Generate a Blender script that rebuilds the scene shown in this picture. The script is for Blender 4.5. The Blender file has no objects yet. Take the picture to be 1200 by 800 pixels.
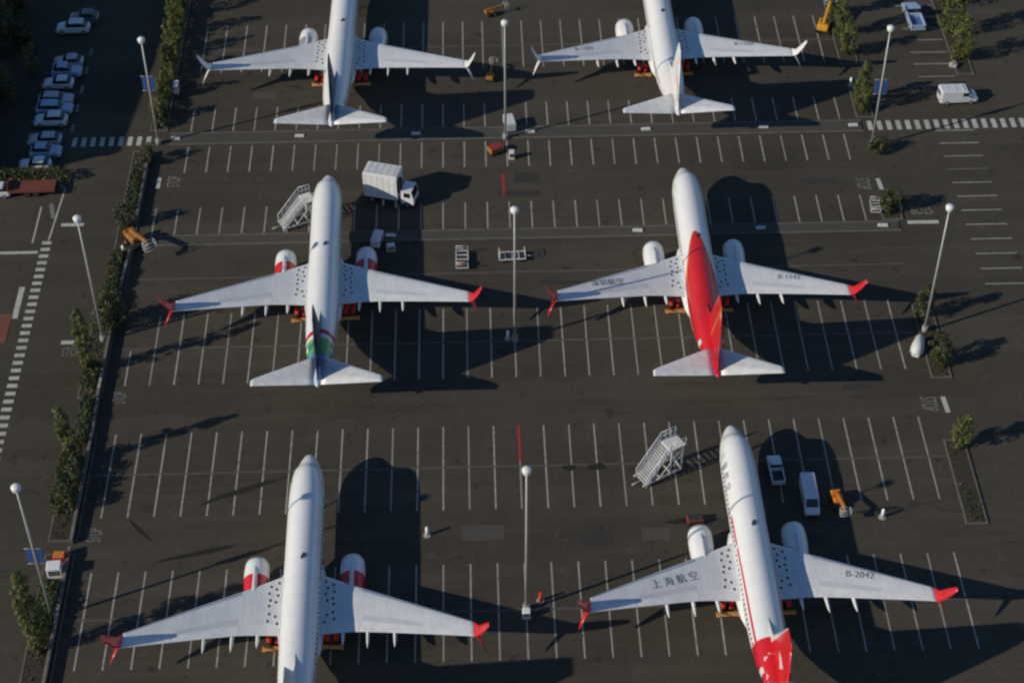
import bpy, bmesh, math, random
from mathutils import Vector, Matrix
R = math.radians
rnd = random.Random(7)
SC = bpy.context.scene
COL = SC.collection

# ------------------------------------------------------------------ camera
PITCH, ROLL, YAW, FPX, CAM_H = R(43.412), R(-0.285), R(-1.4), 2145.9, 146.14
def make_camera():
    fw = Vector((0, math.cos(PITCH), -math.sin(PITCH)))
    r0 = Vector((1, 0, 0)); u0 = Vector((0, math.sin(PITCH), math.cos(PITCH)))
    rt = math.cos(ROLL) * r0 + math.sin(ROLL) * u0
    up = -math.sin(ROLL) * r0 + math.cos(ROLL) * u0
    m = Matrix((rt, up, -fw)).transposed().to_4x4()
    m = Matrix.Rotation(YAW, 4, 'Z') @ m
    m.translation = (0, 0, CAM_H)
    cd = bpy.data.cameras.new('camera'); co = bpy.data.objects.new('camera', cd)
    COL.objects.link(co); co.matrix_world = m
    cd.sensor_fit = 'HORIZONTAL'; cd.sensor_width = 36.0
    cd.lens = FPX / 1200 * 36.0
    cd.clip_start = 1.0; cd.clip_end = 6000
    SC.camera = co
make_camera()

# ------------------------------------------------------------------ light
SUN_EL = R(26.0)
SUN_TO = R(22.0)            # direction in which the shadows fall, from +X
w = bpy.data.worlds.new('World'); SC.world = w; w.use_nodes = True
nt = w.node_tree; nt.nodes.clear()
sky = nt.nodes.new('ShaderNodeTexSky'); sky.sky_type = 'NISHITA'; sky.sun_disc = False
sky.sun_elevation = SUN_EL
sdir = Vector((-math.cos(SUN_TO), -math.sin(SUN_TO)))
sky.sun_rotation = math.atan2(sdir.x, sdir.y)
sky.air_density = 1.2; sky.dust_density = 0.0; sky.ozone_density = 6.0
bg = nt.nodes.new('ShaderNodeBackground'); bg.inputs[1].default_value = 0.08
out = nt.nodes.new('ShaderNodeOutputWorld')
nt.links.new(sky.outputs[0], bg.inputs[0]); nt.links.new(bg.outputs[0], out.inputs[0])
sl = bpy.data.lights.new('sun', 'SUN'); sl.energy = 3.6; sl.angle = R(0.53); sl.color = (1.0, 0.90, 0.73)
so = bpy.data.objects.new('sun', sl); COL.objects.link(so)
d = Vector((math.cos(SUN_TO) * math.cos(SUN_EL), math.sin(SUN_TO) * math.cos(SUN_EL), -math.sin(SUN_EL)))
so.rotation_euler = d.to_track_quat('-Z', 'Y').to_euler()
so.location = (-120, -60, 160)
vs = SC.view_settings
vs.view_transform = 'Standard'; vs.look = 'None'; vs.exposure = 0.0; vs.gamma = 1.0
vs.use_curve_mapping = False
SC.cycles.filter_width = 2.4

# ------------------------------------------------------------------ helpers
class MB:
    """collects shapes, links them as one mesh object"""
    def __init__(s): s.v = []; s.f = []; s.sm = []
    def add(s, vs, fs, smooth=False):
        o = len(s.v); s.v += [tuple(p) for p in vs]
        for f in fs: s.f.append(tuple(i + o for i in f)); s.sm.append(smooth)
        return s
    def box(s, c, size, rz=0, rx=0, ry=0, bev=0.0, taper=1.0):
        hx, hy, hz = size[0] / 2, size[1] / 2, size[2] / 2
        M = Matrix.Translation(c) @ Matrix.Rotation(rz, 4, 'Z') @ Matrix.Rotation(ry, 4, 'Y') @ Matrix.Rotation(rx, 4, 'X')
        if bev <= 0:
            P = [M @ Vector((x * hx * (taper if z > 0 else 1), y * hy * (taper if z > 0 else 1), z * hz)) for z in (-1, 1) for y in (-1, 1) for x in (-1, 1)]
            F = [(0, 2, 3, 1), (4, 5, 7, 6), (0, 1, 5, 4), (2, 6, 7, 3), (0, 4, 6, 2), (1, 3, 7, 5)]
            return s.add(P, F)
        b = min(bev, hx * .9, hy * .9, hz * .9)
        rings = []
        for z, k in ((-hz, b), (-hz + b, 0), (hz - b, 0), (hz, b)):
            t = taper if z > 0 else 1
            x, y = (hx - k) * t, (hy - k) * t
            q = b if k == 0 else b * .5
            rings.append([M @ Vector(p) for p in ((x - q, -y, z), (x, -y + q, z), (x, y - q, z), (x - q, y, z), (-x + q, y, z), (-x, y - q, z), (-x, -y + q, z), (-x + q, -y, z))])
        return s.loft(rings, cap=True, smooth=False)
    def loft(s, rings, cap=True, smooth=True, close=True):
        n = len(rings[0]); V = [p for r in rings for p in r]; F = []
        for i in range(len(rings) - 1):
            for j in range(n if close else n - 1):
                k = (j + 1) % n
                F.append((i * n + j, i * n + k, (i + 1) * n + k, (i + 1) * n + j))
        s.add(V, F, smooth)
        if cap:
            o = len(s.v) - len(V)
            s.f.append(tuple(o + j for j in reversed(range(n)))); s.sm.append(False)
            s.f.append(tuple(o + (len(rings) - 1) * n + j for j in range(n))); s.sm.append(False)
        return s
    def cyl(s, p0, p1, r0, r1=None, n=10, smooth=True):
        r1 = r0 if r1 is None else r1
        a = Vector(p0); b = Vector(p1); q = (b - a).to_track_quat('Z', 'Y')
        def ring(c, r): return [c + q @ Vector((r * math.cos(2 * math.pi * i / n), r * math.sin(2 * math.pi * i / n), 0)) for i in range(n)]
        return s.loft([ring(a, r0), ring(b, r1)], True, smooth)
    def tube(s, pts, r, n=6):
        for a, b in zip(pts[:-1], pts[1:]): s.cyl(a, b, r, r, n)
        return s
    def prism(s, prof, x0, x1, axis='x'):
        """closed profile of (a, z) extruded between x0 and x1"""
        if axis == 'x': r0 = [(x0, a, z) for a, z in prof]; r1 = [(x1, a, z) for a, z in prof]
        else: r0 = [(a, x0, z) for a, z in prof]; r1 = [(a, x1, z) for a, z in prof]
        return s.loft([r0, r1], True, False)
    def grid(s, fn, nu, nv, smooth=True):
        V = [fn(i / nu, j / nv) for i in range(nu + 1) for j in range(nv + 1)]
        F = [(i * (nv + 1) + j, (i + 1) * (nv + 1) + j, (i + 1) * (nv + 1) + j + 1, i * (nv + 1) + j + 1) for i in range(nu) for j in range(nv)]
        return s.add(V, F, smooth)
    def sphere(s, c, r, nu=8, nv=6, sx=1, sy=1, sz=1):
        rings = []
        for i in range(nv + 1):
            t = math.pi * (i / nv) ; rr = max(math.sin(t), 0.001)
            rings.append([(c[0] + sx * r * rr * math.cos(2 * math.pi * j / nu), c[1] + sy * r * rr * math.sin(2 * math.pi * j / nu), c[2] - sz * r * math.cos(t)) for j in range(nu)])
        return s.loft(rings, True, True)
    def mesh(s, name, fix=True):
        me = bpy.data.meshes.new(name); me.from_pydata(s.v, [], s.f); me.update()
        me.polygons.foreach_set('use_smooth', s.sm)
        if fix and len(s.f) < 60000:
            bm = bmesh.new(); bm.from_mesh(me); bmesh.ops.recalc_face_normals(bm, faces=bm.faces); bm.to_mesh(me); bm.free()
        me.update(); return me
    def build(s, name, m, parent=None, fix=True):
        me = s.mesh(name, fix); me.materials.append(mat(m))
        return link(name, me, parent)
def link(name, me, parent=None):
    o = bpy.data.objects.new(name, me); COL.objects.link(o); o.parent = parent
    return o
def thing(name, label, cat, loc=(0, 0, 0), rz=0, group=None):
    o = bpy.data.objects.new(name, None); COL.objects.link(o)
    o.empty_display_size = 0.5
    o.location = loc; o.rotation_euler = (0, 0, rz)
    return tag(o, label, cat, group)
def tag(o, label, cat, group=None):
    o['label'] = label; o['category'] = cat
    if group: o['group'] = group
    return o
def structure(o): o['kind'] = 'structure'; return o
def stuff(o): o['kind'] = 'stuff'; return o
def copy_tree(o, parent=None):
    c = o.copy(); COL.objects.link(c); c.parent = parent
    for ch in list(o.children): copy_tree(ch, c)
    return c

# ------------------------------------------------------------------ materials
MATS = {}
class NT:
    def __init__(s, name):
        s.m = bpy.data.materials.new(name); s.m.use_nodes = True; s.t = s.m.node_tree
        s.b = s.t.nodes['Principled BSDF']; MATS[name] = s.m
        tc = s.t.nodes.new('ShaderNodeTexCoord'); s.obj = tc.outputs['Object']
        s.geo = s.t.nodes.new('ShaderNodeNewGeometry').outputs['Position']
        s._xyz = None
    def val(s, sock, x):
        if isinstance(x, (int, float)): sock.default_value = x
        elif isinstance(x, tuple): sock.default_value = (*x, 1) if len(x) == 3 and len(sock.default_value) == 4 else x
        else: s.t.links.new(x, sock)
    def noise(s, scale, detail=3, rough=0.55, vec=None, stretch=None):
        n = s.t.nodes.new('ShaderNodeTexNoise'); n.inputs['Scale'].default_value = scale
        n.inputs['Detail'].default_value = detail; n.inputs['Roughness'].default_value = rough
        v = vec or s.geo
        if stretch:
            mp = s.t.nodes.new('ShaderNodeMapping'); mp.inputs['Scale'].default_value = stretch
            s.t.links.new(v, mp.inputs[0]); v = mp.outputs[0]
        s.t.links.new(v, n.inputs['Vector']); return n.outputs['Fac']
    def math(s, op, a, b=0.0, c=None, clamp=False):
        n = s.t.nodes.new('ShaderNodeMath'); n.operation = op; n.use_clamp = clamp
        s.val(n.inputs[0], a); s.val(n.inputs[1], b)
        if c is not None: s.val(n.inputs[2], c)
        return n.outputs[0]
    def mix(s, f, a, b):
        n = s.t.nodes.new('ShaderNodeMix'); n.data_type = 'RGBA'
        s.val(n.inputs[0], f); s.val(n.inputs[6], a); s.val(n.inputs[7], b); return n.outputs[2]
    def ramp(s, f, stops):
        n = s.t.nodes.new('ShaderNodeValToRGB'); s.t.links.new(f, n.inputs[0])
        e = n.color_ramp.elements
        while len(e) < len(stops): e.new(0.5)
        for k, (p, c) in enumerate(stops): e[k].position = p; e[k].color = (*c, 1) if isinstance(c, tuple) else (c, c, c, 1)
        return n.outputs[0]
    def step(s, x, a, b):        # smooth 0..1 between a and b
        n = s.t.nodes.new('ShaderNodeMapRange'); n.clamp = True
        s.val(n.inputs[0], x); s.val(n.inputs[1], a); s.val(n.inputs[2], b); n.inputs[3].default_value = 0; n.inputs[4].default_value = 1
        return n.outputs[0]
    def xyz(s):
        if s._xyz is None:
            n = s.t.nodes.new('ShaderNodeSeparateXYZ'); s.t.links.new(s.obj, n.inputs[0]); s._xyz = n.outputs
        return s._xyz
    def set(s, color=None, rough=None, metal=None, bump=None, bd=0.02, coat=None, spec=None):
        if color is not None: s.val(s.b.inputs['Base Color'], color)
        if rough is not None: s.val(s.b.inputs['Roughness'], rough)
        if metal is not None: s.val(s.b.inputs['Metallic'], metal)
        if coat is not None: s.b.inputs['Coat Weight'].default_value = coat; s.b.inputs['Coat Roughness'].default_value = 0.15
        if spec is not None: s.b.inputs['Specular IOR Level'].default_value = spec
        if bump is not None:
            n = s.t.nodes.new('ShaderNodeBump'); n.inputs['Distance'].default_value = bd; n.inputs['Strength'].default_value = 0.6
            s.t.links.new(bump, n.inputs['Height']); s.t.links.new(n.outputs[0], s.b.inputs['Normal'])
        return s
def mat(m): return MATS[m] if isinstance(m, str) else m
def paint(name, c, rough=0.4, metal=0.0, var=0.12, scale=0.8, coat=None):
    """paint with soft grime variation"""
    n = NT(name); f = n.noise(scale, 4, 0.6, n.obj)
    lo = tuple(x * (1 - var) for x in c); hi = tuple(min(1, x * (1 + var * .5)) for x in c)
    n.set(n.mix(n.step(f, 0.3, 0.7), lo, hi), rough, metal, coat=coat)
    return n
paint('white_paint', (0.80, 0.80, 0.79), 0.32, coat=0.3, var=.06)
paint('off_white', (0.66, 0.66, 0.64), 0.5, var=.15, scale=2)
paint('flap_grey', (0.72, 0.73, 0.74), 0.4, var=.16, scale=1.2)
paint('panel_grey', (0.55, 0.57, 0.60), 0.45, var=.1)
paint('bare_metal', (0.62, 0.63, 0.65), 0.3, 0.7)
paint('dark_metal', (0.05, 0.052, 0.055), 0.5, 0.3)
paint('black_void', (0.012, 0.012, 0.013), 0.7)
paint('tyre', (0.018, 0.018, 0.018), 0.85)
paint('red_paint', (0.62, 0.018, 0.022), 0.35, coat=.3)
paint('red_cover', (0.66, 0.035, 0.015), 0.8, var=.3, scale=3)
paint('orange_wood', (0.60, 0.26, 0.07), 0.8, var=.35, scale=4)
paint('navy_paint', (0.012, 0.016, 0.04), 0.35, coat=.2)
paint('blue_paint', (0.05, 0.10, 0.30), 0.4)
paint('banner_blue', (0.03, 0.09, 0.30), 0.8)
paint('yellow_paint', (0.70, 0.34, 0.02), 0.45, var=.25, scale=2)
paint('ochre_paint', (0.36, 0.15, 0.025), 0.6, var=.35, scale=2)
paint('orange_paint', (0.62, 0.20, 0.02), 0.5, var=.25, scale=2)
paint('brick_red', (0.17, 0.05, 0.03), 0.75, var=.3, scale=3)
paint('lettering', (0.14, 0.15, 0.18), 0.5, var=.35, scale=2)
paint('hatch_grey', (0.13, 0.145, 0.17), 0.5, var=.3, scale=1.5)
paint('lamp_white', (0.80, 0.80, 0.78), 0.35)
paint('pole_grey', (0.46, 0.46, 0.45), 0.45, 0.2)
paint('concrete', (0.36, 0.35, 0.32), 0.85, var=.25, scale=1.5)
paint('wall_concrete', (0.13, 0.12, 0.10), 0.85, var=.3, scale=1.0)
paint('coping', (0.17, 0.16, 0.14), 0.85, var=.35, scale=1.0)
paint('kerb_concrete', (0.12, 0.115, 0.10), 0.85, var=.3, scale=1.2)
paint('soil', (0.045, 0.036, 0.024), 0.95, var=.4, scale=2)
paint('trunk', (0.11, 0.08, 0.05), 0.9, var=.35, scale=3)
paint('wall_plaster', (0.34, 0.33, 0.31), 0.85)
paint('roof_felt', (0.12, 0.12, 0.12), 0.9)
paint('rubber_red', (0.28, 0.03, 0.03), 0.7)
for nm, c in (('car_white', (0.74, 0.75, 0.76)), ('car_silver', (0.45, 0.47, 0.50)), ('car_pale_blue', (0.34, 0.47, 0.64)), ('car_black', (0.02, 0.02, 0.022)), ('car_red', (0.22, 0.02, 0.02)), ('car_grey', (0.16, 0.17, 0.18)), ('car_blue', (0.08, 0.16, 0.34))):
    paint(nm, c, 0.28, 0.1, var=.05, coat=.5)
n = NT('glass'); n.set((0.012, 0.016, 0.02), 0.08, spec=0.8)
n = NT('headlamp'); n.set((0.75, 0.78, 0.8), 0.12)
n = NT('tail_lamp'); n.set((0.4, 0.01, 0.01), 0.2)

def wing_skin():
    n = NT('wing_grey'); x, y, z = n.xyz()
    f = n.step(n.noise(.5, 4, .6, n.obj), .3, .7); st = n.step(n.noise(1.5, 4, .7, n.obj, (1.8, .16, 1)), .5, .75)
    c = n.mix(f, (0.60, 0.62, 0.65), (0.69, 0.71, 0.74)); c = n.mix(n.math('MULTIPLY', st, .38), c, (0.42, 0.43, 0.44))
    for e, k, am in ((x, .62, .35), (n.math('ADD', y, n.math('MULTIPLY', n.math('ABSOLUTE', x), .5)), .75, .3)):
        fr = n.math('FRACT', n.math('MULTIPLY', e, k))
        c = n.mix(n.math('MULTIPLY', n.step(n.math('ABSOLUTE', n.math('SUBTRACT', fr, .5)), .022, .0), am), c, (0.30, 0.31, 0.33))
    n.set(c, .38)
wing_skin()
def asphalt():
    n = NT('asphalt')
    big = n.noise(0.035, 4, 0.6); mid = n.noise(0.35, 4, 0.62); fine = n.noise(9, 2, 0.7)
    lane = n.noise(0.22, 3, 0.6, stretch=(0.12, 1.2, 1))         # wear dragged along the aisles
    cr = n.t.nodes.new('ShaderNodeTexVoronoi'); cr.feature = 'DISTANCE_TO_EDGE'; cr.inputs['Scale'].default_value = 0.07
    wob = n.t.nodes.new('ShaderNodeVectorMath'); wob.operation = 'ADD'
    nz = n.t.nodes.new('ShaderNodeTexNoise'); nz.inputs['Scale'].default_value = 0.3; n.t.links.new(n.geo, nz.inputs['Vector'])
    sc = n.t.nodes.new('ShaderNodeVectorMath'); sc.operation = 'SCALE'; sc.inputs['Scale'].default_value = 5.0
    n.t.links.new(nz.outputs['Color'], sc.inputs[0]); n.t.links.new(n.geo, wob.inputs[0]); n.t.links.new(sc.outputs[0], wob.inputs[1])
    n.t.links.new(wob.outputs[0], cr.inputs['Vector'])
    crack = n.math('SUBTRACT', 1.0, n.step(cr.outputs['Distance'], 0.0, 0.007))
    c2 = n.t.nodes.new('ShaderNodeTexVoronoi'); c2.feature = 'DISTANCE_TO_EDGE'; c2.inputs['Scale'].default_value = 0.028
    n.t.links.new(wob.outputs[0], c2.inputs['Vector'])
    tar = n.math('MULTIPLY', n.math('SUBTRACT', 1.0, n.step(c2.outputs['Distance'], 0.0, 0.004)), n.step(n.noise(.05, 2, .5), .45, .55))
    bay = n.t.nodes.new('ShaderNodeTexBrick'); bay.inputs['Scale'].default_value = 1.0
    bay.inputs['Brick Width'].default_value = 27.8; bay.inputs['Row Height'].default_value = 6.55; bay.inputs['Mortar Size'].default_value = 0.05; bay.inputs['Mortar Smooth'].default_value = .3
    bay.inputs['Color1'].default_value = (0, 0, 0, 1); bay.inputs['Color2'].default_value = (1, 1, 1, 1); bay.inputs['Mortar'].default_value = (.5, .5, .5, 1); bay.inputs['Bias'].default_value = 0.0
    n.t.links.new(n.geo, bay.inputs['Vector'])
    c = n.mix(n.step(big, 0.3, 0.7), (0.034, 0.029, 0.021), (0.068, 0.059, 0.044))
    c = n.mix(n.math('MULTIPLY', n.step(lane, 0.48, 0.72), 0.6), c, (0.088, 0.077, 0.059))
    c = n.mix(n.math('MULTIPLY', n.step(mid, 0.55, 0.8), 0.55), c, (0.034, 0.031, 0.027))
    c = n.mix(n.math('MULTIPLY', bay.outputs['Color'], 0.30), c, (0.088, 0.078, 0.060))      # paving lanes laid at different times
    c = n.mix(n.math('MULTIPLY', bay.outputs['Fac'], 0.4), c, (0.026, 0.024, 0.021))
    trk = n.noise(1.5, 3, 0.7, stretch=(0.035, 1.5, 1))
    c = n.mix(n.math('MULTIPLY', n.step(trk, 0.56, 0.72), n.math('MULTIPLY', n.step(n.noise(.06, 2, .5), .38, .55), .75)), c, (0.022, 0.021, 0.019))
    trk2 = n.noise(0.9, 3, 0.7, stretch=(1.4, 0.05, 1))
    c = n.mix(n.math('MULTIPLY', n.step(trk2, 0.6, 0.76), .35), c, (0.09, 0.082, 0.07))
    oil = n.noise(0.6, 2, 0.4)
    c = n.mix(n.math('MULTIPLY', n.step(oil, 0.66, 0.74), 0.75), c, (0.020, 0.019, 0.018))
    c = n.mix(n.math('MULTIPLY', crack, 0.45), c, (0.105, 0.095, 0.08))
    c = n.mix(n.math('MULTIPLY', tar, 0.75), c, (0.016, 0.016, 0.016))
    g = n.step(fine, 0.25, 0.75)
    c = n.mix(n.math('MULTIPLY', g, 0.45), c, (0.080, 0.070, 0.055))
    n.set(c, 0.92, bump=fine, bd=0.02, spec=0.25)
asphalt()
def worn(name, c, amount=0.55):
    n = NT(name); f = n.noise(1.6, 4, 0.7); f2 = n.noise(12, 2, 0.6)
    k = n.math('MULTIPLY', n.step(n.math('ADD', n.math('MULTIPLY', f, .7), n.math('MULTIPLY', f2, .3)), 0.42, 0.62), amount)
    oi = n.t.nodes.new('ShaderNodeObjectInfo').outputs['Random']
    bare = n.math('MULTIPLY', n.step(n.noise(.9, 3, .75), .60, .66), n.step(amount, .3, .5) if False else min(1.0, amount * 1.4))
    k = n.math('MAXIMUM', n.math('MAXIMUM', k, bare), n.math('MULTIPLY', oi, amount * .75))
    n.set(n.mix(k, c, (0.065, 0.059, 0.050)), 0.8, spec=.3)
worn('stall_paint', (0.42, 0.405, 0.37))
worn('faint_paint', (0.125, 0.115, 0.10), .6)
worn('bright_paint', (0.55, 0.54, 0.50), .4)
worn('stencil_paint', (0.24, 0.235, 0.22), .5)
worn('red_line_paint', (0.42, 0.035, 0.03), .3)
worn('median_top', (0.075, 0.068, 0.057), .3)
worn('stain', (0.014, 0.013, 0.012), .25)
worn('patch_dark', (0.036, 0.033, 0.029), .5); worn('patch_pale', (0.082, 0.075, 0.063), .5)
worn('brick_paving', (0.20, 0.075, 0.045), .3)
def foliage(name, dark, light):
    n = NT(name); f = n.noise(1.1, 3, 0.6); f2 = n.noise(7, 2, 0.6)
    n.set(n.mix(n.step(n.math('ADD', n.math('MULTIPLY', f, .6), n.math('MULTIPLY', f2, .4)), .35, .65), dark, light), 0.6)
    n.b.inputs['Subsurface Weight'].default_value = 0.0
foliage('leaf_green', (0.045, 0.062, 0.010), (0.135, 0.150, 0.026))
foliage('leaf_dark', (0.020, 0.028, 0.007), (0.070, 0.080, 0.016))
foliage('leaf_yellow', (0.07, 0.065, 0.012), (0.16, 0.14, 0.03))

# ------------------------------------------------------------------ ground and markings
ground = structure(MB().add([(-1500, -1500, 0), (1500, -1500, 0), (1500, 2500, 0), (-1500, 2500, 0)], [(0, 1, 2, 3)]).build('ground', 'asphalt'))
GX0, GP = 4.12, 2.777
_rect = {}
def mark(name, x0, x1, y0, y1, m='stall_paint', z=0.004, rz=0):
    w_, h_ = round(x1 - x0, 3), round(y1 - y0, 3)
    k = (w_, h_, m)
    if k not in _rect:
        me = bpy.data.meshes.new(name); nn = max(1, int(max(w_, h_) / 3))
        me.from_pydata([(-w_ / 2, -h_ / 2, 0), (w_ / 2, -h_ / 2, 0), (w_ / 2, h_ / 2, 0), (-w_ / 2, h_ / 2, 0)], [], [(0, 1, 2, 3)])
        me.materials.append(mat(m)); _rect[k] = me
    o = link(name, _rect[k], ground); o.location = ((x0 + x1) / 2, (y0 + y1) / 2, z); o.rotation_euler.z = rz
    return o
def row(y0, y1, k0=-16, k1=16, skip=()):
    for k in range(k0, k1 + 1):
        if k in skip: continue
        x = GX0 + k * GP; mark('parking_stripe', x - .085, x + .085, y0, y1, 'stall_paint', rz=R(rnd.uniform(-.12, .12)))
row(109.0, 121.3); row(128.7, 140.9); row(148.5, 160.3, -15, 16); row(174.95, 180.1); row(187.3, 192.75, -15, 16)
row(196.05, 201.2, -15, 16); row(209.4, 220.8, -15, 16); row(90, 101.6)
mark('parking_stripe', -40.4, -40.23, 148.5, 154.2)
for y in (95.6, 115.2, 134.8, 154.5, 214.7):
    mark('row_centre_line', -42.3, 52, y - .11, y + .11, 'faint_paint', 0.008)
mark('row_centre_line', -41.6, 51.6, 166.55, 166.75, 'faint_paint', 0.008)
mark('red_stripe', GX0 - .14, GX0 + .14, 135.4, 140.9, 'red_line_paint', 0.012)
mark('red_stripe', 3.35, 3.63, 181.4, 185.8, 'red_line_paint', 0.012)
# crosswalks
for k in range(9): mark('crosswalk_bar', -52.9 + k * 1.21, -52.3 + k * 1.21, 193.3, 195.2, 'bright_paint')
for k in range(22): mark('crosswalk_bar', 52.0 + k * 1.27, 52.65 + k * 1.27, 193.5, 195.5, 'bright_paint')
for k in range(40): mark('crosswalk_bar', -53.65, -52.5, 174.2 - k * 1.25 - .58, 174.2 - k * 1.25, 'bright_paint')
# stop bars and lane lines on the side roads
mark('stop_bar', -48.6, -45.8, 155.6, 156.2, 'bright_paint')
mark('stop_bar', -51.8, -49.0, 177.0, 177.6, 'bright_paint')
mark('stop_bar', -66.0, -53.9, 171.9, 172.4, 'bright_paint')
mark('stop_bar', 53.6, 57.5, 174.1, 174.75, 'bright_paint')
mark('stop_bar', 51.2, 51.75, 181.0, 183.3, 'bright_paint', rz=R(4))
mark('stop_bar', 51.7, 52.25, 141.4, 143.9, 'bright_paint', rz=R(3))
mark('stop_bar', -40.9, -40.35, 184.2, 186.4, 'bright_paint')
mark('lane_line', -54.95, -54.75, 173.9, 181.0, 'bright_paint')
mark('lane_line', -52.75, -52.55, 174.4, 184.6, 'bright_paint', rz=R(-3))
mark('lane_line', -55.05, -54.4, 160.2, 165.8, 'bright_paint')
mark('lane_line', 53.3, 53.5, 175.3, 180.2, 'bright_paint', rz=R(-8))
mark('turn_arrow', -53.6, -53.1, 178.6, 181.6, 'stencil_paint', rz=R(14))
for k in range(9): mark('parking_stripe', 60.8, 65.9, 184.9 - k * 2.78 - .085, 184.9 - k * 2.78 + .085)
for y in (193.1, 190.35, 187.6, 184.9, 205.3, 208.3, 211.1, 214.1, 217.0, 219.9, 222.8): mark('parking_stripe', 60.8, 65.9, y - .085, y + .085)
for k in range(9): mark('parking_stripe', -59.2, -54.2, 188.2 + k * 2.75 - .06, 188.2 + k * 2.75 + .06)
for x in range(5): mark('crosswalk_bar', -53.55 , -53.1, 196.5 + x * 4.4, 198.2 + x * 4.4, 'stencil_paint')
_stain = ((-36.0, 126.9, 1.9, .2, -48), (12.5, 134.4, 1.1, .5, 0), (9.4, 134.4, .8, .4, 0), (21, 126.5, 2.0, .4, 8), (-30, 123.5, 4.5, .3, 14), (42, 127.4, 2.6, .35, 6), (-26, 132, 5.0, .35, 22))
for (x, y, a, b, rz) in _stain:
    m = MB(); pts = [(a * math.cos(t * math.pi / 8) * (1 + rnd.uniform(-.25, .25)), b * math.sin(t * math.pi / 8) * (1 + rnd.uniform(-.35, .35)), 0) for t in range(16)]
    m.add(pts, [tuple(range(16))]); o = m.build('oil_stain', 'stain', ground); o.location = (x, y, .016); o.rotation_euler.z = R(rz)

for k in range(16):
    x, y = rnd.uniform(-36, 48), rnd.choice((124.9, 144.7, 163.5, 183.7, 205.2)) + rnd.uniform(-2.2, 1.2); a, b = rnd.uniform(1.5, 6), rnd.uniform(.7, 2.2)
    mark('asphalt_patch', x - a / 2, x + a / 2, y - b / 2, y + b / 2, rnd.choice(('patch_dark', 'patch_dark', 'patch_pale')), .002, R(rnd.uniform(-3, 3)))
def text_mesh(body, size, name='lettering', font_scale=1.0):
    cu = bpy.data.curves.new(name, 'FONT'); cu.body = body; cu.size = size; cu.align_x = 'CENTER'; cu.align_y = 'CENTER'
    o = bpy.data.objects.new(name, cu); COL.objects.link(o)
    bpy.context.view_layer.update()
    dg = bpy.context.evaluated_depsgraph_get()
    me = bpy.data.meshes.new_from_object(o.evaluated_get(dg))
    bpy.data.objects.remove(o); me.name = name
    return me
_stop = text_mesh('STOP', 1.0, 'stop_lettering'); _stop.materials.clear(); _stop.materials.append(mat('stencil_paint'))
for (x, y, rz, sx, sy) in ((-47.2, 154.2, 0, .95, 2.0), (55.8, 176.8, 180, 1.15, 2.2), (-38.6, 185.5, 90, .95, 2.4), (49.3, 182.3, -90, .95, 2.6), (50.1, 142.8, -90, .95, 2.6), (-40.6, 126.4, 90, .8, 2.2), (-40.6, 146.6, 90, .8, 2.2)):
    o = link('stop_lettering', _stop, ground); o.location = (x, y, .013); o.rotation_euler.z = R(rz); o.scale = (sx, sy, 1)

# raised medians with pale kerbs, one kerb stone after the other
def median(y0, y1, x0, x1):
    mo = structure(MB().box(((x0 + x1) / 2, (y0 + y1) / 2, .06), (x1 - x0 - .5, y1 - y0 - .5, .12)).build('median_pavement', 'median_top'))
    n_ = int((x1 - x0) / 3.0); L = (x1 - x0) / n_
    me = MB().box((0, 0, .07), (L - .03, .24, .14), bev=.03).mesh('kerb_stone'); me.materials.append(mat('kerb_concrete'))
    for k in range(n_):
        for y in (y0 + .13, y1 - .13):
            o = link('kerb_stone', me, mo); o.location = (x0 + (k + .5) * L, y, 0)
    return mo
median(172.75, 174.75, -41.5, 52.6); median(193.15, 195.75, -40.2, 51.4)
def concrete_block(x, y, label):
    o = MB().prism([(-.62, 0), (.62, 0), (.55, .2), (-.55, .2)], -.22, .22, 'y').build('concrete_block', 'off_white')
    o.location = (x, y, .12); o.rotation_euler.z = R(rnd.uniform(-4, 4)); tag(o, label, 'block', 'white blocks on the raised medians')
_bl = 'white concrete block on the %s raised median, %s'
for x, t in ((-25.4, 'hidden beside the tail-art plane nose'), (-10.7, 'in shade right of the tail-art plane'), (19.9, 'just left of the red-swoosh plane'), (35.2, 'in the shade right of the red-swoosh plane'), (50.4, 'at its right end by the bush')):
    if x != -25.4: concrete_block(x, 173.75, _bl % ('nearer', t))
for x, t in ((-39.4, 'at its left end'), (-23.1, 'left of the navy-finned tail'), (-7.8, 'in the shade right of the navy-finned tail'), (7.3, 'just right of the middle lamp post'), (22.6, 'just left of the white-finned tail'), (38.2, 'right of the white-finned tail'), (50.1, 'at its right end by the crosswalk')):
    concrete_block(x, 194.45, _bl % ('farther', t))

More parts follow.
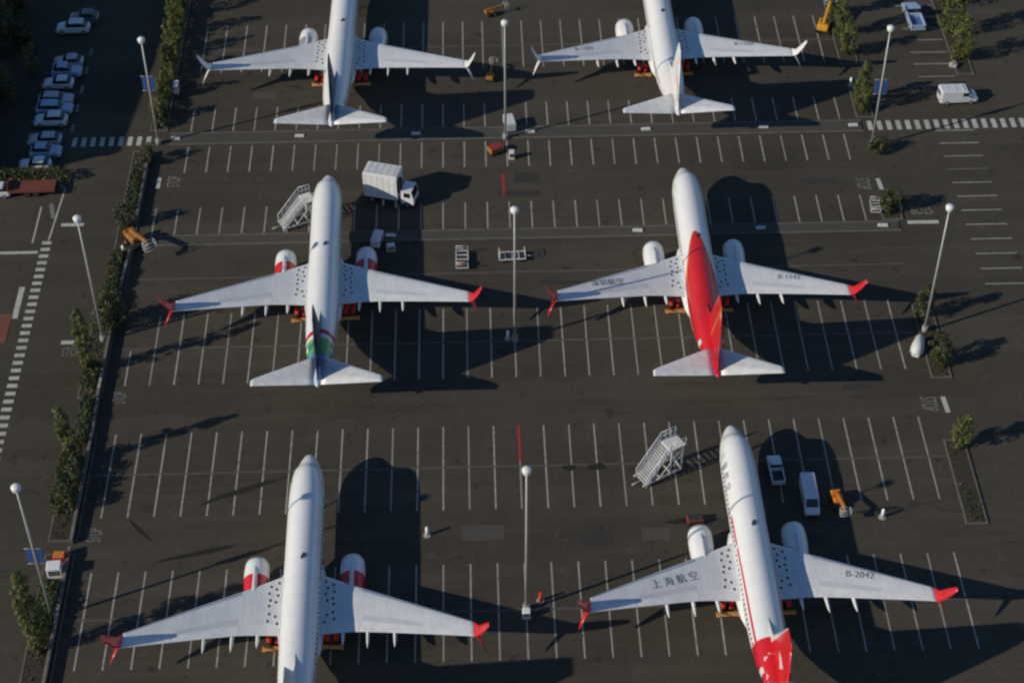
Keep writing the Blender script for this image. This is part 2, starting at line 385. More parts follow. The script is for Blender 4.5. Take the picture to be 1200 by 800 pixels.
# planters: kerb ring, soil, ground cover
def leaf_cloud(m, pts, size, up=.4):
    """many small leaf quads, one for each point (p, outward normal)"""
    V = []; F = []
    for p, nrm in pts:
        q = (Vector(nrm) + Vector((rnd.gauss(0, .6), rnd.gauss(0, .6), rnd.gauss(up, .5)))).normalized().to_track_quat('Z', 'Y')
        a = rnd.uniform(0, 6.28); s_ = size * rnd.uniform(.6, 1.4); l_ = s_ * rnd.uniform(1.2, 2.0)
        ca, sa = math.cos(a), math.sin(a); o = len(V); p = Vector(p)
        for (x, y) in ((-.5, 0), (0, -.35), (.6, 0), (0, .35)):
            x *= l_; y *= s_
            V.append(tuple(p + q @ Vector((x * ca - y * sa, x * sa + y * ca, 0))))
        F.append((o, o + 1, o + 2, o + 3))
    m.add(V, F)
def planter(x0, x1, y0, y1, cover=True):
    po = structure(MB().box(((x0 + x1) / 2, (y0 + y1) / 2, .06), (x1 - x0 - .5, y1 - y0 - .5, .13)).build('planting_strip', 'soil'))
    def run(n_, L, along, c0, fixed):
        me = MB().box((0, 0, .08), (L - .03, .22, .16), bev=.03).mesh('kerb_stone'); me.materials.append(mat('kerb_concrete'))
        for k in range(n_):
            o = link('kerb_stone', me, po); t = c0 + (k + .5) * L
            o.location = (fixed, t, 0) if along == 'y' else (t, fixed, 0); o.rotation_euler.z = R(90) if along == 'y' else 0
    n_ = max(1, int((y1 - y0) / 3.0)); Ly = (y1 - y0 - .5) / n_
    run(n_, Ly, 'y', y0 + .25, x0 + .12); run(n_, Ly, 'y', y0 + .25, x1 - .12)
    run(1, x1 - x0, 'x', x0, y0 + .12); run(1, x1 - x0, 'x', x0, y1 - .12)
    if cover:
        m = MB(); pts = []
        for _ in range(int((x1 - x0) * (y1 - y0) * 9)):
            x, y = rnd.uniform(x0 + .4, x1 - .4), rnd.uniform(y0 + .4, y1 - .4)
            if math.sin(x * 1.7 + y * .9) + math.sin(y * .41) + rnd.gauss(0, .5) > .2: pts.append(((x, y, .14 + rnd.random() * .2), (0, 0, 1)))
        if pts:
            leaf_cloud(m, pts, .22); g_ = stuff(m.build('ground_cover', 'leaf_dark', None, False))
            tag(g_, 'low ground cover in the planting strip at %d %d' % (x0, y0), 'ground cover')
            g_['label'] = COVER.pop(0)
COVER = ['low dark ground cover in the left strip under the nearest tree and cabinet', 'low dark ground cover in the left strip below the long hedge',
         'low dark ground cover in the left strip beside the tail-art plane wing', 'low dark ground cover in the left strip behind the yellow lift',
         'low dark ground cover in the far left strip above the crosswalk', 'low ground cover in the far right strip by the yellow lift',
         'low ground cover under the bright tree near the right blue banner', 'low ground cover round the clipped right bush',
         'low ground cover in the right strip by the bare lamp post', 'low ground cover in the lower right strip', 'low ground cover in the strip at the far right edge',
         'low ground cover behind the red flatbed trailer']
planter(-45.4, -42.3, 96, 123.9); planter(-45.4, -42.3, 125.5, 141.0); planter(-45.4, -42.6, 146.5, 164.5)
planter(-44.6, -42.2, 164.9, 192.0); planter(-42.9, -40.6, 196.2, 240)
planter(50.6, 53.2, 208.4, 240); planter(50.8, 53.2, 196.2, 203.0); planter(50.6, 53.2, 174.9, 179.0)
planter(51.2, 53.6, 146.8, 159.5); planter(50.6, 53.0, 125, 137.2); planter(66.2, 68.6, 205.5, 240); planter(-66, -51.9, 185.3, 187.6)
pad = structure(MB().box((-56.2, 158.5, .02), (2.2, 5.0, .04)).build('brick_pavement', 'brick_paving'))

# ------------------------------------------------------------------ aeroplanes
FS = [(-.62, .03, 3.28, 3.34), (-.5, .30, 2.98, 3.60), (-.2, .60, 2.68, 3.84), (.4, .90, 2.32, 4.06), (1.1, 1.17, 2.04, 4.28), (1.7, 1.35, 1.92, 4.48), (2.5, 1.52, 1.80, 5.36), (3.3, 1.64, 1.72, 5.64), (4.6, 1.77, 1.66, 5.82), (6, 1.85, 1.64, 5.89), (7.5, 1.88, 1.64, 5.9),
      (24.5, 1.88, 1.64, 5.9), (26.5, 1.87, 1.78, 5.9), (29, 1.79, 2.25, 5.9), (31.5, 1.61, 2.98, 5.9), (34, 1.30, 3.83, 5.91), (36.3, .90, 4.65, 5.93), (38.0, .52, 5.22, 5.95), (38.9, .28, 5.48, 5.93), (39.2, .12, 5.6, 5.85)]
def fus(y):
    d_ = -y
    for a, b in zip(FS[:-1], FS[1:]):
        if d_ <= b[0]:
            t = max(0, (d_ - a[0]) / (b[0] - a[0])); return [a[i] + (b[i] - a[i]) * t for i in (1, 2, 3)]
    return FS[-1][1:]
def fus_pt(y, ang, off=0.0):
    """ang 0 = top, +90 = right side"""
    hw, zb, zt = fus(y); zc, hz = (zb + zt) / 2, (zt - zb) / 2
    return ((hw + off) * math.sin(R(ang)), y, zc + (hz + off) * math.cos(R(ang)))
def fus_patch(m, y0, y1, a0, a1, off=.012, nu=3, nv=3):
    m.grid(lambda u, v: fus_pt(y0 + (y1 - y0) * u, a0 + (a1 - a0) * v, off), nu, nv)
_c = {}
def cached(key, fn):
    if key not in _c: _c[key] = fn()
    return _c[key]
def fuselage_mesh():
    ys = []
    for a, b in zip(FS[:-1], FS[1:]):
        k = max(1, int((b[0] - a[0]) / .8)); ys += [a[0] + (b[0] - a[0]) * i / k for i in range(k)]
    ys.append(FS[-1][0])
    return MB().loft([[fus_pt(-y, 360 * i / 36) for i in range(36)] for y in ys]).mesh('fuselage')
WS = [(0.0, -14.4, -23.0, 2.75, .95), (1.9, -15.5, -22.9, 2.95, .85), (4.9, -17.1, -22.95, 3.22, .66), (6.2, -17.75, -23.05, 3.35, .56), (9.9, -19.6, -23.65, 3.74, .44), (13.5, -21.45, -24.3, 4.15, .33), (16.6, -23.05, -24.9, 4.52, .24), (17.1, -23.4, -25.05, 4.6, .2)]
def ws(x):
    for a, b in zip(WS[:-1], WS[1:]):
        if x <= b[0]:
            t = (x - a[0]) / (b[0] - a[0]); return [a[i] + (b[i] - a[i]) * t for i in (1, 2, 3, 4)]
    return WS[-1][1:]
def foil(t): return max(0.0, 1.55 * (math.sqrt(t) - t) + .62 * t * (1 - t) * (1 - t)) * 1.25
def wing_top(x, y, off=.012):
    le, te, zc, th = ws(abs(x)); t = min(1, max(0, (le - y) / (le - te)))
    return zc + .52 * th * foil(t) * 1.15 + off
def wing_mesh(sg):
    T = [0, .015, .05, .12, .22, .34, .48, .62, .78, .9, 1.0]; rings = []
    for i in range(35):
        x = 17.1 * i / 34; le, te, zc, th = ws(x)
        up = [(sg * x, le + (te - le) * t, zc + .52 * th * foil(t) * 1.15) for t in T]
        lo = [(sg * x, le + (te - le) * t, zc - .34 * th * foil(t) - .02) for t in reversed(T[1:])]
        rings.append(up + lo)
    return MB().loft(rings).mesh('wing')
def wing_patch(sg, x0, x1, t0, t1, off=.012, nu=6, nv=2):
    def fn(u, v):
        x = x0 + (x1 - x0) * u; le, te, zc, th = ws(x); y = le + (te - le) * (t0 + (t1 - t0) * v)
        return (sg * x, y, wing_top(x, y, off))
    return MB().grid(fn, nu, nv).mesh('patch')
def blade(secs):
    """thin swept blade: sections (le point, te point, thickness vector)"""
    rings = []
    for le, te, tv in secs:
        le, te, tv = Vector(le), Vector(te), Vector(tv); r = []
        for t, k in ((0, 0), (.08, .6), (.3, 1), (.65, .75), (1, .08)): r.append(le + (te - le) * t + tv * k)
        for t, k in ((1, -.08), (.65, -.75), (.3, -1), (.08, -.6)): r.append(le + (te - le) * t + tv * k)
        rings.append(r)
    return rings
def nacelle_mesh(part, sg):
    X, Z = sg * 4.83, 1.98
    prof = {'cowl': [(-13.0, 1.02), (-12.92, 1.08), (-13.0, 1.15), (-13.5, 1.24), (-14.3, 1.29), (-15.2, 1.27)],
            'rear': [(-15.2, 1.27), (-16.2, 1.2), (-17.2, 1.05), (-17.9, .92), (-17.85, .86)],
            'lip': [(-13.12, .98), (-12.93, 1.04), (-12.90, 1.10), (-13.0, 1.165), (-13.18, 1.2)],
            'core': [(-17.2, .72), (-18.3, .58), (-18.9, .46), (-19.4, .2), (-19.6, .03)]}[part]
    m = MB().loft([[(X + r * math.sin(2 * math.pi * i / 24), y, Z + r * math.cos(2 * math.pi * i / 24)) for i in range(24)] for y, r in prof], cap=(part == 'core'))
    return m.mesh(part)
def wheel_parts(parent, cx, y, r, wd, cover=None):
    m = MB().cyl((cx - wd / 2, y, r), (cx + wd / 2, y, r), r, r, 18); wh = m.build('wheel', 'tyre', parent)
    MB().cyl((cx - wd / 2 - .01, y, r), (cx + wd / 2 + .01, y, r), r * .5, r * .5, 12).build('rim', 'pole_grey', wh)
    if cover:
        rings = []
        for x in (cx - wd / 2 - .05, cx + wd / 2 + .05):
            rings.append([(x, y + (r + .07) * math.cos(R(a)), r + (r + .07) * math.sin(R(a))) for a in range(-35, 216, 18)] + [(x, y + (r + .04) * math.cos(R(a)), r + (r + .04) * math.sin(R(a))) for a in range(215, -36, -18)])
        MB().loft(rings, True, True).build('wheel_cover', cover, wh)

def livery(kind):
    n = NT('livery_' + kind); x, y, z = n.xyz()
    grime = n.step(n.noise(.35, 4, .6, n.obj, (1, .25, 1)), .3, .7)
    streak = n.math('MULTIPLY', n.step(n.noise(1.6, 4, .65, n.obj, (1.6, .10, 1.2)), .52, .74), .30)
    white = n.mix(streak, n.mix(grime, (0.75, 0.755, 0.75), (0.83, 0.83, 0.82)), (0.60, 0.59, 0.56)); c = white
    fr = n.math('FRACT', n.math('MULTIPLY', y, 0.42))           # faint skin joints
    c = n.mix(n.math('MULTIPLY', n.step(n.math('ABSOLUTE', n.math('SUBTRACT', fr, .5)), .014, .0), .5), c, (0.40, 0.41, 0.43))
    ha = n.math('FRACT', n.math('MULTIPLY', z, 1.35))
    c = n.mix(n.math('MULTIPLY', n.step(n.math('ABSOLUTE', n.math('SUBTRACT', ha, .5)), .02, .0), .22), c, (0.42, 0.43, 0.45))
    if kind == 'swoosh':
        d_ = n.math('MULTIPLY', n.math('ADD', y, 14.5), -1.0)
        # half-width of the red area grows aft; its left edge lies lower than its right one
        wl = n.math('MULTIPLY', n.math('POWER', n.math('MAXIMUM', d_, 0.0), .62), .47)
        e = n.math('SUBTRACT', wl, n.math('ABSOLUTE', n.math('ADD', x, .10)))
        up = n.step(z, 3.9, 4.0)
        gold = n.math('MULTIPLY', n.step(e, -.16, -.10), n.math('MULTIPLY', n.step(d_, 0, .1), up))
        c = n.mix(gold, c, (0.62, 0.20, 0.03))
        red = n.math('MULTIPLY', n.step(e, -.02, .02), up)
        c = n.mix(red, c, n.mix(grime, (0.56, 0.012, 0.016), (0.68, 0.02, 0.02)))
        tail = n.math('MULTIPLY', n.step(y, -29.5, -31.0), n.step(z, 3.6, 4.0))
        c = n.mix(tail, c, (0.62, 0.014, 0.018))
        gs = n.math('MULTIPLY', n.step(n.math('ABSOLUTE', n.math('SUBTRACT', x, n.math('MULTIPLY', n.math('ADD', y, 28.0), -.035))), .11, .08), n.math('MULTIPLY', n.step(d_, 13, 14), n.step(x, 0, .02)))
        c = n.mix(n.math('MULTIPLY', gs, .45), c, (0.66, 0.24, 0.05))
    if kind == 'tailart':
        yy = n.math('ADD', y, n.math('MULTIPLY', n.math('SUBTRACT', z, 5.9), -.5))
        band = n.math('MULTIPLY', n.step(yy, -30.1, -30.2), n.step(yy, -30.95, -30.85))
        c = n.mix(band, c, (0.50, 0.012, 0.03))
        f = n.noise(.75, 3, .6, n.obj)
        art = n.ramp(f, [(0.30, (0.02, 0.10, 0.30)), (0.42, (0.03, 0.30, 0.10)), (0.52, (0.22, 0.42, 0.05)), (0.60, (0.05, 0.35, 0.22)), (0.68, (0.42, 0.48, 0.10))])
        blue = n.mix(f, (0.02, 0.10, 0.36), (0.10, 0.42, 0.60))
        c = n.mix(n.step(yy, -31.35, -31.6), c, n.mix(n.step(y, -33.6, -34.6), art, blue))
        c = n.mix(n.step(y, -36.0, -36.6), c, (0.60, 0.68, 0.76))
    if kind == 'redtail':
        c = n.mix(n.step(y, -29.55, -29.65), c, (0.62, 0.014, 0.018))
        zz = n.math('ADD', z, n.math('MULTIPLY', n.math('ADD', y, 20.0), .03))
        ln = n.math('MULTIPLY', n.math('MULTIPLY', n.step(zz, 4.66, 4.70), n.step(zz, 4.96, 4.92)), n.step(y, -13.0, -13.6))
        c = n.mix(ln, c, (0.58, 0.02, 0.06))
        fl = n.math('MULTIPLY', n.step(y, -30.6, -30.8), n.step(n.noise(1.4, 2, .5, n.obj), .62, .66))
        c = n.mix(fl, c, (0.78, 0.55, 0.52))
    if kind == 'pinkish':
        c = n.mix(n.math('MULTIPLY', n.step(y, -29.0, -31.5), .16), c, (0.75, 0.35, 0.32))
    n.set(c, 0.30, coat=.35)
    return n.m
def fin_livery(kind):
    n = NT('fin_livery_' + kind); x, y, z = n.xyz()
    if kind == 'crane':      # red with a white leading edge and a pale bird shape low down
        le = n.math('ADD', y, n.math('ADD', 29.6, n.math('MULTIPLY', n.math('SUBTRACT', z, 5.9), .58)))
        c = n.mix(n.step(le, -.75, -.6), (0.64, 0.014, 0.018), (0.74, 0.70, 0.68))
        dy = n.math('ADD', y, 34.6); dz = n.math('SUBTRACT', z, 8.4)
        bird = n.math('ADD', n.math('ABSOLUTE', n.math('MULTIPLY', dy, .75)), n.math('ABSOLUTE', n.math('ADD', dz, n.math('MULTIPLY', n.math('ABSOLUTE', dy), -.5))))
        c = n.mix(n.step(bird, .85, .75), c, (0.78, 0.70, 0.68))
        n.set(c, .32, coat=.3)
    elif kind == 'swoosh':
        k = n.math('ADD', n.math('ADD', y, 34.2), n.math('MULTIPLY', n.math('SUBTRACT', z, 8.5), .55))
        c = n.mix(n.step(n.math('ABSOLUTE', k), .34, .28), (0.62, 0.014, 0.018), (0.64, 0.14, 0.05)); n.set(c, .32, coat=.3)
    elif kind == 'pinkish':
        c = n.mix(n.step(n.noise(.5, 3, .6, n.obj), .52, .6), (0.78, 0.78, 0.78), (0.70, 0.52, 0.50)); n.set(c, .32, coat=.3)
    return n.m

def aeroplane(name, label, x, y, head, body, fin, winglet, engine_rear, wing_text=None, title=None, covers=True, small_engine=False):
    t = thing(name, label, 'aeroplane', (x, y, 0), R(head), 'parked airliners')
    def put(nm, key, fn, m, parent=None):
        me = cached(key, fn)
        if me.users: me = me.copy()
        me.materials.clear(); me.materials.append(mat(m)); me.name = nm
        return link(nm, me, parent or t)
    fo = put('fuselage', 'fus', fuselage_mesh, body)
    # windows and doors lie on the skin
    def cockpit(k):
        m = MB(); a0 = (-58, -38, -17, 1, 21, 42)[k]; fus_patch(m, -1.82, -2.36, a0 + 1, a0 + 16, .015); return m.mesh('cockpit_window')
    for k in range(6): put('cockpit_window', ('cw', k), lambda: cockpit(k), 'glass', fo)
    def cabin():
        m = MB()
        for sg in (-1, 1):
            for k in range(40):
                yy = -6.3 - k * .62
                fus_patch(m, yy, yy - .26, sg * 71, sg * 80, .012, 1, 1)
        return m.mesh('cabin_windows')
    stuff(put('cabin_windows', 'cab', cabin, 'glass', fo))
    for k, (yy, h) in enumerate(((-4.3, .9), (-32.6, .75))):
        for sg in (-1, 1):
            put('door', ('door', k, sg), lambda: (lambda m: (fus_patch(m, yy, yy - h, sg * 58, sg * 105, .02, 2, 6), m)[1])(MB()).mesh('door'), 'off_white', fo)
    for sg in (-1, 1):
        put('overwing_exit', ('owe', sg), lambda: (lambda m: (fus_patch(m, -17.2, -17.75, sg * 60, sg * 86, .016, 2, 4), m)[1])(MB()).mesh('overwing_exit'), 'off_white', fo)
    put('antenna', 'ant', lambda: MB().loft(blade([((0, -15.2, 5.88), (0, -15.75, 5.88), (.06, 0, 0)), ((0, -15.5, 6.08), (0, -15.75, 6.08), (.03, 0, 0))])).mesh('antenna'), 'dark_metal', fo)
    put('antenna', 'ant2', lambda: MB().box((.25, -15.2, 5.9), (.34, .5, .1), bev=.03).mesh('antenna'), 'dark_metal', fo)
    put('wing_body_fairing', 'fair', lambda: MB().loft([[(hw * math.sin(2 * math.pi * i / 20), yy, zc + hz * math.cos(2 * math.pi * i / 20)) for i in range(20)] for yy, hw, hz, zc in ((-12.4, .9, .3, 1.9), (-13.6, 1.9, .8, 2.1), (-15.2, 2.25, 1.05, 2.3), (-22, 2.3, 1.1, 2.35), (-24.5, 2.05, .95, 2.35), (-27, 1.2, .4, 2.3))]).mesh('fairing'), 'white_paint')
    wings = {}
    # fin with dorsal fillet
    def fin_mesh():
        return MB().loft(blade([((0, -26.6, 5.80), (0, -38.5, 5.7), (.16, 0, 0)), ((0, -28.9, 6.15), (0, -38.45, 6.2), (.19, 0, 0)), ((0, -30.1, 6.9), (0, -38.2, 6.9), (.20, 0, 0)), ((0, -34.5, 13.55), (0, -36.95, 13.55), (.10, 0, 0)), ((0, -34.85, 13.9), (0, -36.95, 13.9), (.05, 0, 0))])).mesh('fin')
    fi = put('fin', 'fin', fin_mesh, fin)
    put('rudder', 'rud', lambda: MB().loft(blade([((0, -36.3, 6.7), (0, -38.32, 6.7), (.175, 0, 0)), ((0, -36.28, 13.3), (0, -37.12, 13.3), (.09, 0, 0))])).mesh('rudder'), fin, fi)
    for sg in (-1, 1):
        wg = wings[sg] = put('wing', ('wing', sg), lambda: wing_mesh(sg), 'wing_grey')
        put('slat', ('slat', sg), lambda: wing_patch(sg, 5.9, 16.7, 0.0, .09, .015, 10, 2), 'bare_metal', wg)
        put('inboard_flap', ('fl1', sg), lambda: wing_patch(sg, 2.0, 5.8, .80, .995, .014), 'flap_grey', wg)
        put('outboard_flap', ('fl2', sg), lambda: wing_patch(sg, 6.0, 12.2, .77, .995, .014), 'flap_grey', wg)
        put('aileron', ('ail', sg), lambda: wing_patch(sg, 12.4, 16.3, .75, .995, .014), 'flap_grey', wg)
        for k in range(4):
            put('spoiler', ('sp', sg, k), lambda: wing_patch(sg, 6.1 + k * 1.5, 7.5 + k * 1.5, .62, .755, .013, 2, 1), 'panel_grey', wg)
        put('krueger_flap', ('kr', sg), lambda: wing_patch(sg, 2.0, 4.1, 0, .07, .015, 4, 2), 'white_paint', wg)
        def specks(a, b, mo, md):
            m = MB()
            for i in range(2):
                for j in range(7):
                    q = random.Random(i * 31 + j * 7 + 3); xx = 2.35 + i * .72 + (j % 2) * .16 + q.uniform(-.06, .06); yy = -16.6 - i * .5 - j * .82 + q.uniform(-.08, .08)
                    if (i, j) in ((1, 6), (0, 4)): continue
                    for (ex, ey, on) in ((.30, .36, mo),):
                        m.grid(lambda u, v: (sg * (xx - a + 2 * a * u), yy - b + 2 * b * v, wing_top(xx - a + 2 * a * u, yy - b + 2 * b * v, md)), 1, 1)
            return m.mesh('overwing_panels')
        stuff(put('overwing_panel_frames', ('ofr', sg), lambda: specks(.31, .34, 0, .018), 'white_paint', wg))
        stuff(put('overwing_panels', ('opn', sg), lambda: specks(.15, .19, 0, .026), 'hatch_grey', wg))
        for xx, L in ((4.15, 1.5), (6.6, 1.9), (9.25, 1.7)):
            def fairing():
                le, te, zc, th = ws(xx); r = []
                for k, (yy, h, zz) in enumerate(((te + 2.2, .05, -.25), (te + 1.4, .26, -.42), (te + .2, .26, -.42), (te - L * .55, .18, -.22), (te - L, .03, -.02))):
                    r.append([(sg * xx + h * .75 * math.sin(2 * math.pi * i / 10), yy, zc + zz + h * 1.15 * math.cos(2 * math.pi * i / 10)) for i in range(10)])
                return MB().loft(r).mesh('flap_track_fairing')
            put('flap_track_fairing', ('ftf', sg, xx), fairing, 'white_paint', wg)
        # split winglet: upper and lower blade
        def up_blade():
            return MB().loft(blade([((sg * 16.95, -23.3, 4.62), (sg * 16.95, -25.05, 4.6), (.03 * sg, 0, -.09)), ((sg * 17.45, -23.95, 4.95), (sg * 17.45, -25.2, 4.93), (.07 * sg, 0, -.04)), ((sg * 18.0, -24.75, 6.3), (sg * 18.0, -25.75, 6.3), (.05 * sg, 0, -.015)), ((sg * 18.35, -25.6, 7.45), (sg * 18.35, -26.05, 7.45), (.02 * sg, 0, 0))])).mesh('winglet')
        def low_blade():
            return MB().loft(blade([((sg * 17.15, -23.9, 4.62), (sg * 17.15, -25.1, 4.6), (.05 * sg, 0, .05)), ((sg * 17.75, -24.9, 3.7), (sg * 17.75, -25.6, 3.7), (.04 * sg, 0, .03)), ((sg * 18.1, -25.6, 3.05), (sg * 18.1, -25.95, 3.05), (.015 * sg, 0, .01))])).mesh('winglet_blade')
        wl = put('winglet', ('wlu', sg), up_blade, winglet)
        put('lower_winglet_blade', ('wll', sg), low_blade, winglet, wl)
        # tailplane
        sb = put('tailplane', ('stab', sg), lambda: MB().loft(blade([((sg * .2, -34.3, 5.72), (sg * .2, -38.9, 5.72), (0, 0, .2)), ((sg * 1.1, -34.9, 5.82), (sg * 1.1, -39.0, 5.82), (0, 0, .19)), ((sg * 6.8, -38.45, 6.55), (sg * 6.8, -39.62, 6.55), (0, 0, .07)), ((sg * 7.17, -38.85, 6.6), (sg * 7.17, -39.65, 6.6), (0, 0, .03))])).mesh('tailplane'), 'flap_grey')
        # engine
        en = put('engine_cowl', ('ecowl', sg), lambda: nacelle_mesh('cowl', sg), 'white_paint')
        put('engine_rear_cowl', ('erear', sg), lambda: nacelle_mesh('rear', sg), engine_rear, en)
        put('inlet_lip', ('elip', sg), lambda: nacelle_mesh('lip', sg), 'bare_metal', en)
        put('exhaust_core', ('ecore', sg), lambda: nacelle_mesh('core', sg), 'dark_metal', en)
        put('inlet_cover', ('ecov', sg), lambda: MB().cyl((sg * 4.83, -13.25, 1.98), (sg * 4.83, -13.2, 1.98), 1.02, 1.02, 24).mesh('inlet_cover'), 'rubber_red', en)
        put('pylon', ('pyl', sg), lambda: MB().loft([[(sg * 4.83 + wd, yy, za), (sg * 4.83 + wd * .5, yy, zb), (sg * 4.83 - wd * .5, yy, zb), (sg * 4.83 - wd, yy, za)] for yy, wd, za, zb in ((-13.9, .1, 3.1, 3.2), (-15.2, .3, 3.0, 3.42), (-17.0, .32, 2.7, 3.45), (-19.5, .2, 2.6, 3.0))]).mesh('pylon'), 'wing_grey', en)
        # main gear
        gr = put('main_landing_gear', ('mlg', sg), lambda: MB().cyl((sg * 2.86, -21.2, .6), (sg * 2.6, -20.6, 2.8), .14, .16, 10).cyl((sg * 2.45, -21.2, .62), (sg * 3.27, -21.2, .62), .09, .09, 8).cyl((sg * 2.8, -21.1, 1.1), (sg * 1.6, -20.4, 2.4), .07, .07, 6).mesh('gear_leg'), 'pole_grey')
        for dx in (-.43, .43): wheel_parts(gr, sg * 2.86 + dx, -21.2, .6, .42, 'red_cover' if covers else None)
    ng = put('nose_landing_gear', 'nlg', lambda: MB().cyl((0, -4.3, .35), (0, -4.0, 2.3), .09, .11, 8).mesh('nose_gear'), 'pole_grey')
    for dx in (-.22, .22): wheel_parts(ng, dx, -4.3, .35, .2)
    # lettering on the wings and titles on the fuselage side
    if wing_text:
        for (body_, cx, cy, size, rot) in wing_text:
            me = text_mesh(body_, size, 'wing_lettering')
            ca, sa = math.cos(R(rot)), math.sin(R(rot))
            for v in me.vertices:
                px, py = v.co.x, v.co.y * 1.15
                X, Y = cx + px * ca - py * sa, cy + px * sa + py * ca
                v.co = (X, Y, wing_top(X, Y, .03))
            me.materials.clear(); me.materials.append(mat('lettering'))
            link('wing_lettering', me, wings[1 if cx > 0 else -1])
    if title:
        chars, y0, step, ang, size = title
        for k, ch in enumerate(chars):
            me = text_mesh(ch, size, 'title_character')
            for v in me.vertices:   # baseline runs aft along the left side
                v.co = fus_pt(y0 - k * step - v.co.x, ang + v.co.y / 1.9 * 57.3 , .02)
            me.materials.clear(); me.materials.append(mat('lettering')); link('title_character', me, fo)
    return t
P = {}
P['tailart'] = aeroplane('aeroplane', 'white airliner with green and blue tail art and red ring, airstairs at its nose', -18.43, 181.12, .98, livery('tailart'), 'navy_paint', 'red_paint', 'red_paint')
P['swoosh'] = aeroplane('aeroplane', 'white airliner with a broad red swoosh over its back and tail', 26.03, 181.19, -.03, livery('swoosh'), fin_livery('swoosh'), 'red_paint', 'white_paint',
    wing_text=[('深圳航空', -10.9, -21.35, 1.0, 11), ('B-1542', 10.4, -21.0, .92, -12)])
P['plain'] = aeroplane('aeroplane', 'plain white airliner with red-banded engines and red winglets at lower left', -18.32, 133.33, .63, livery('plain'), 'white_paint', 'red_paint', 'red_paint')
P['redtail'] = aeroplane('aeroplane', 'white airliner with red tail end and dark characters on its wing, lower right', 26.92, 136.22, .56, livery('redtail'), fin_livery('crane'), 'red_paint', 'white_paint',
    wing_text=[('上 海 航 空', -8.2, -20.7, 1.05, 17), ('B-2042', 10.2, -20.9, .98, -13)], title=('上海航空', -5.0, 1.5, -62, .95))
P['navy'] = aeroplane('aeroplane', 'white airliner with a dark navy fin and white winglets, upper left', -17.74, 228.22, -.85, livery('plainfar'), 'navy_paint', 'white_paint', 'bare_metal', covers=True)
P['far'] = aeroplane('aeroplane', 'white airliner with white fin, white winglets and small dark wing lettering, upper right', 25.9, 229.13, .4, livery('pinkish'), fin_livery('pinkish'), 'white_paint', 'white_paint',
    wing_text=[('B-1259', -11.0, -21.4, .9, 11), ('B-1259', 10.8, -21.1, .9, -12)])
for k, d_ in (('tailart', 'the plane with tail art'), ('swoosh', 'the red-swoosh plane'), ('plain', 'the plain lower-left plane'), ('redtail', 'the red-tailed lower-right plane'), ('navy', 'the navy-finned plane'), ('far', 'the far white-finned plane')):
    t = P[k]; cz, sz = math.cos(t.rotation_euler.z), math.sin(t.rotation_euler.z)
    for sg, sd in ((-1, 'left'), (1, 'right')):
        ch = thing('wheel_chock', 'orange wooden chock behind the %s main wheels of %s' % (sd, d_), 'chock', group='wheel chocks')
        lx, ly = sg * 2.86, -22.25
        ch.location = (t.location.x + cz * lx - sz * ly, t.location.y + sz * lx + cz * ly, 0); ch.rotation_euler.z = t.rotation_euler.z + R(rnd.uniform(-5, 5))
        MB().prism([(-.28, 0), (.28, 0), (.1, .34), (-.1, .34)], -1.15, 1.15, 'x').build('timber', 'orange_wood', ch)
        MB().box((0, -.3, .03), (1.6, .12, .06)).build('handle_bar', 'dark_metal', ch)

# ------------------------------------------------------------------ lamp posts
def lamp_post(x, y, h, label, banner=False, arm=0):
    t = thing('lamp_post', label, 'lamp post', (x, y, 0), 0, 'tall lamp posts')
    MB().cyl((0, 0, 0), (0, 0, .9), .38, .34, 14).build('concrete_base', 'concrete', t)
    MB().cyl((0, 0, .9), (0, 0, h - .3), .17, .09, 10).build('pole', 'pole_grey', t)
    hd = MB().loft([[(r * math.cos(i * math.pi / 8), r * math.sin(i * math.pi / 8), z) for i in range(16)] for z, r in ((h - .75, .12), (h - .55, .28), (h - .35, .44), (h - .05, .47), (h + .1, .34), (h + .16, .05))]).build('lamp_head', 'lamp_white', t)
    MB().cyl((0, 0, h - .50), (0, 0, h - .46), .40, .40, 14).build('diffuser', 'headlamp', hd)
    if banner:
        b = MB().box((.5, 0, 9.6), (.55, .06, 1.9), bev=.02).build('banner', 'banner_blue', t)
        for z in (8.5, 10.7): MB().cyl((0, 0, z), (.9, 0, z), .035, .035, 6).build('banner_bracket', 'pole_grey', b)
        b2 = MB().box((-.5, 0, 9.6), (.55, .06, 1.9), bev=.02).build('banner', 'banner_blue', t)
        for z in (8.5, 10.7): MB().cyl((0, 0, z), (-.9, 0, z), .035, .035, 6).build('banner_bracket', 'pole_grey', b2)
    return t
lamp_post(4.12, 115.2, 20.8, 'tall lamp post between the two nearest planes, white box at its foot')
lamp_post(4.12, 154.5, 19.8, 'tall lamp post between the wingtips of the middle planes')
lamp_post(4.0, 193.2, 18.2, 'tall lamp post between the two far planes, grey generator at its foot')
lamp_post(-43.4, 115.6, 19.6, 'tall lamp post with blue banner beside the nearest left tree', True)
lamp_post(-43.7, 156.0, 18.6, 'tall lamp post without banner on the left road, by the stop bar')
lamp_post(-41.5, 193.6, 16.4, 'tall lamp post with blue banner above the left crosswalk', True)
lamp_post(51.7, 189.8, 18.6, 'tall lamp post with blue banner at the right crosswalk', True)
lamp_post(51.9, 154.6, 18.8, 'tall lamp post without banner on the right, among the dark bushes')

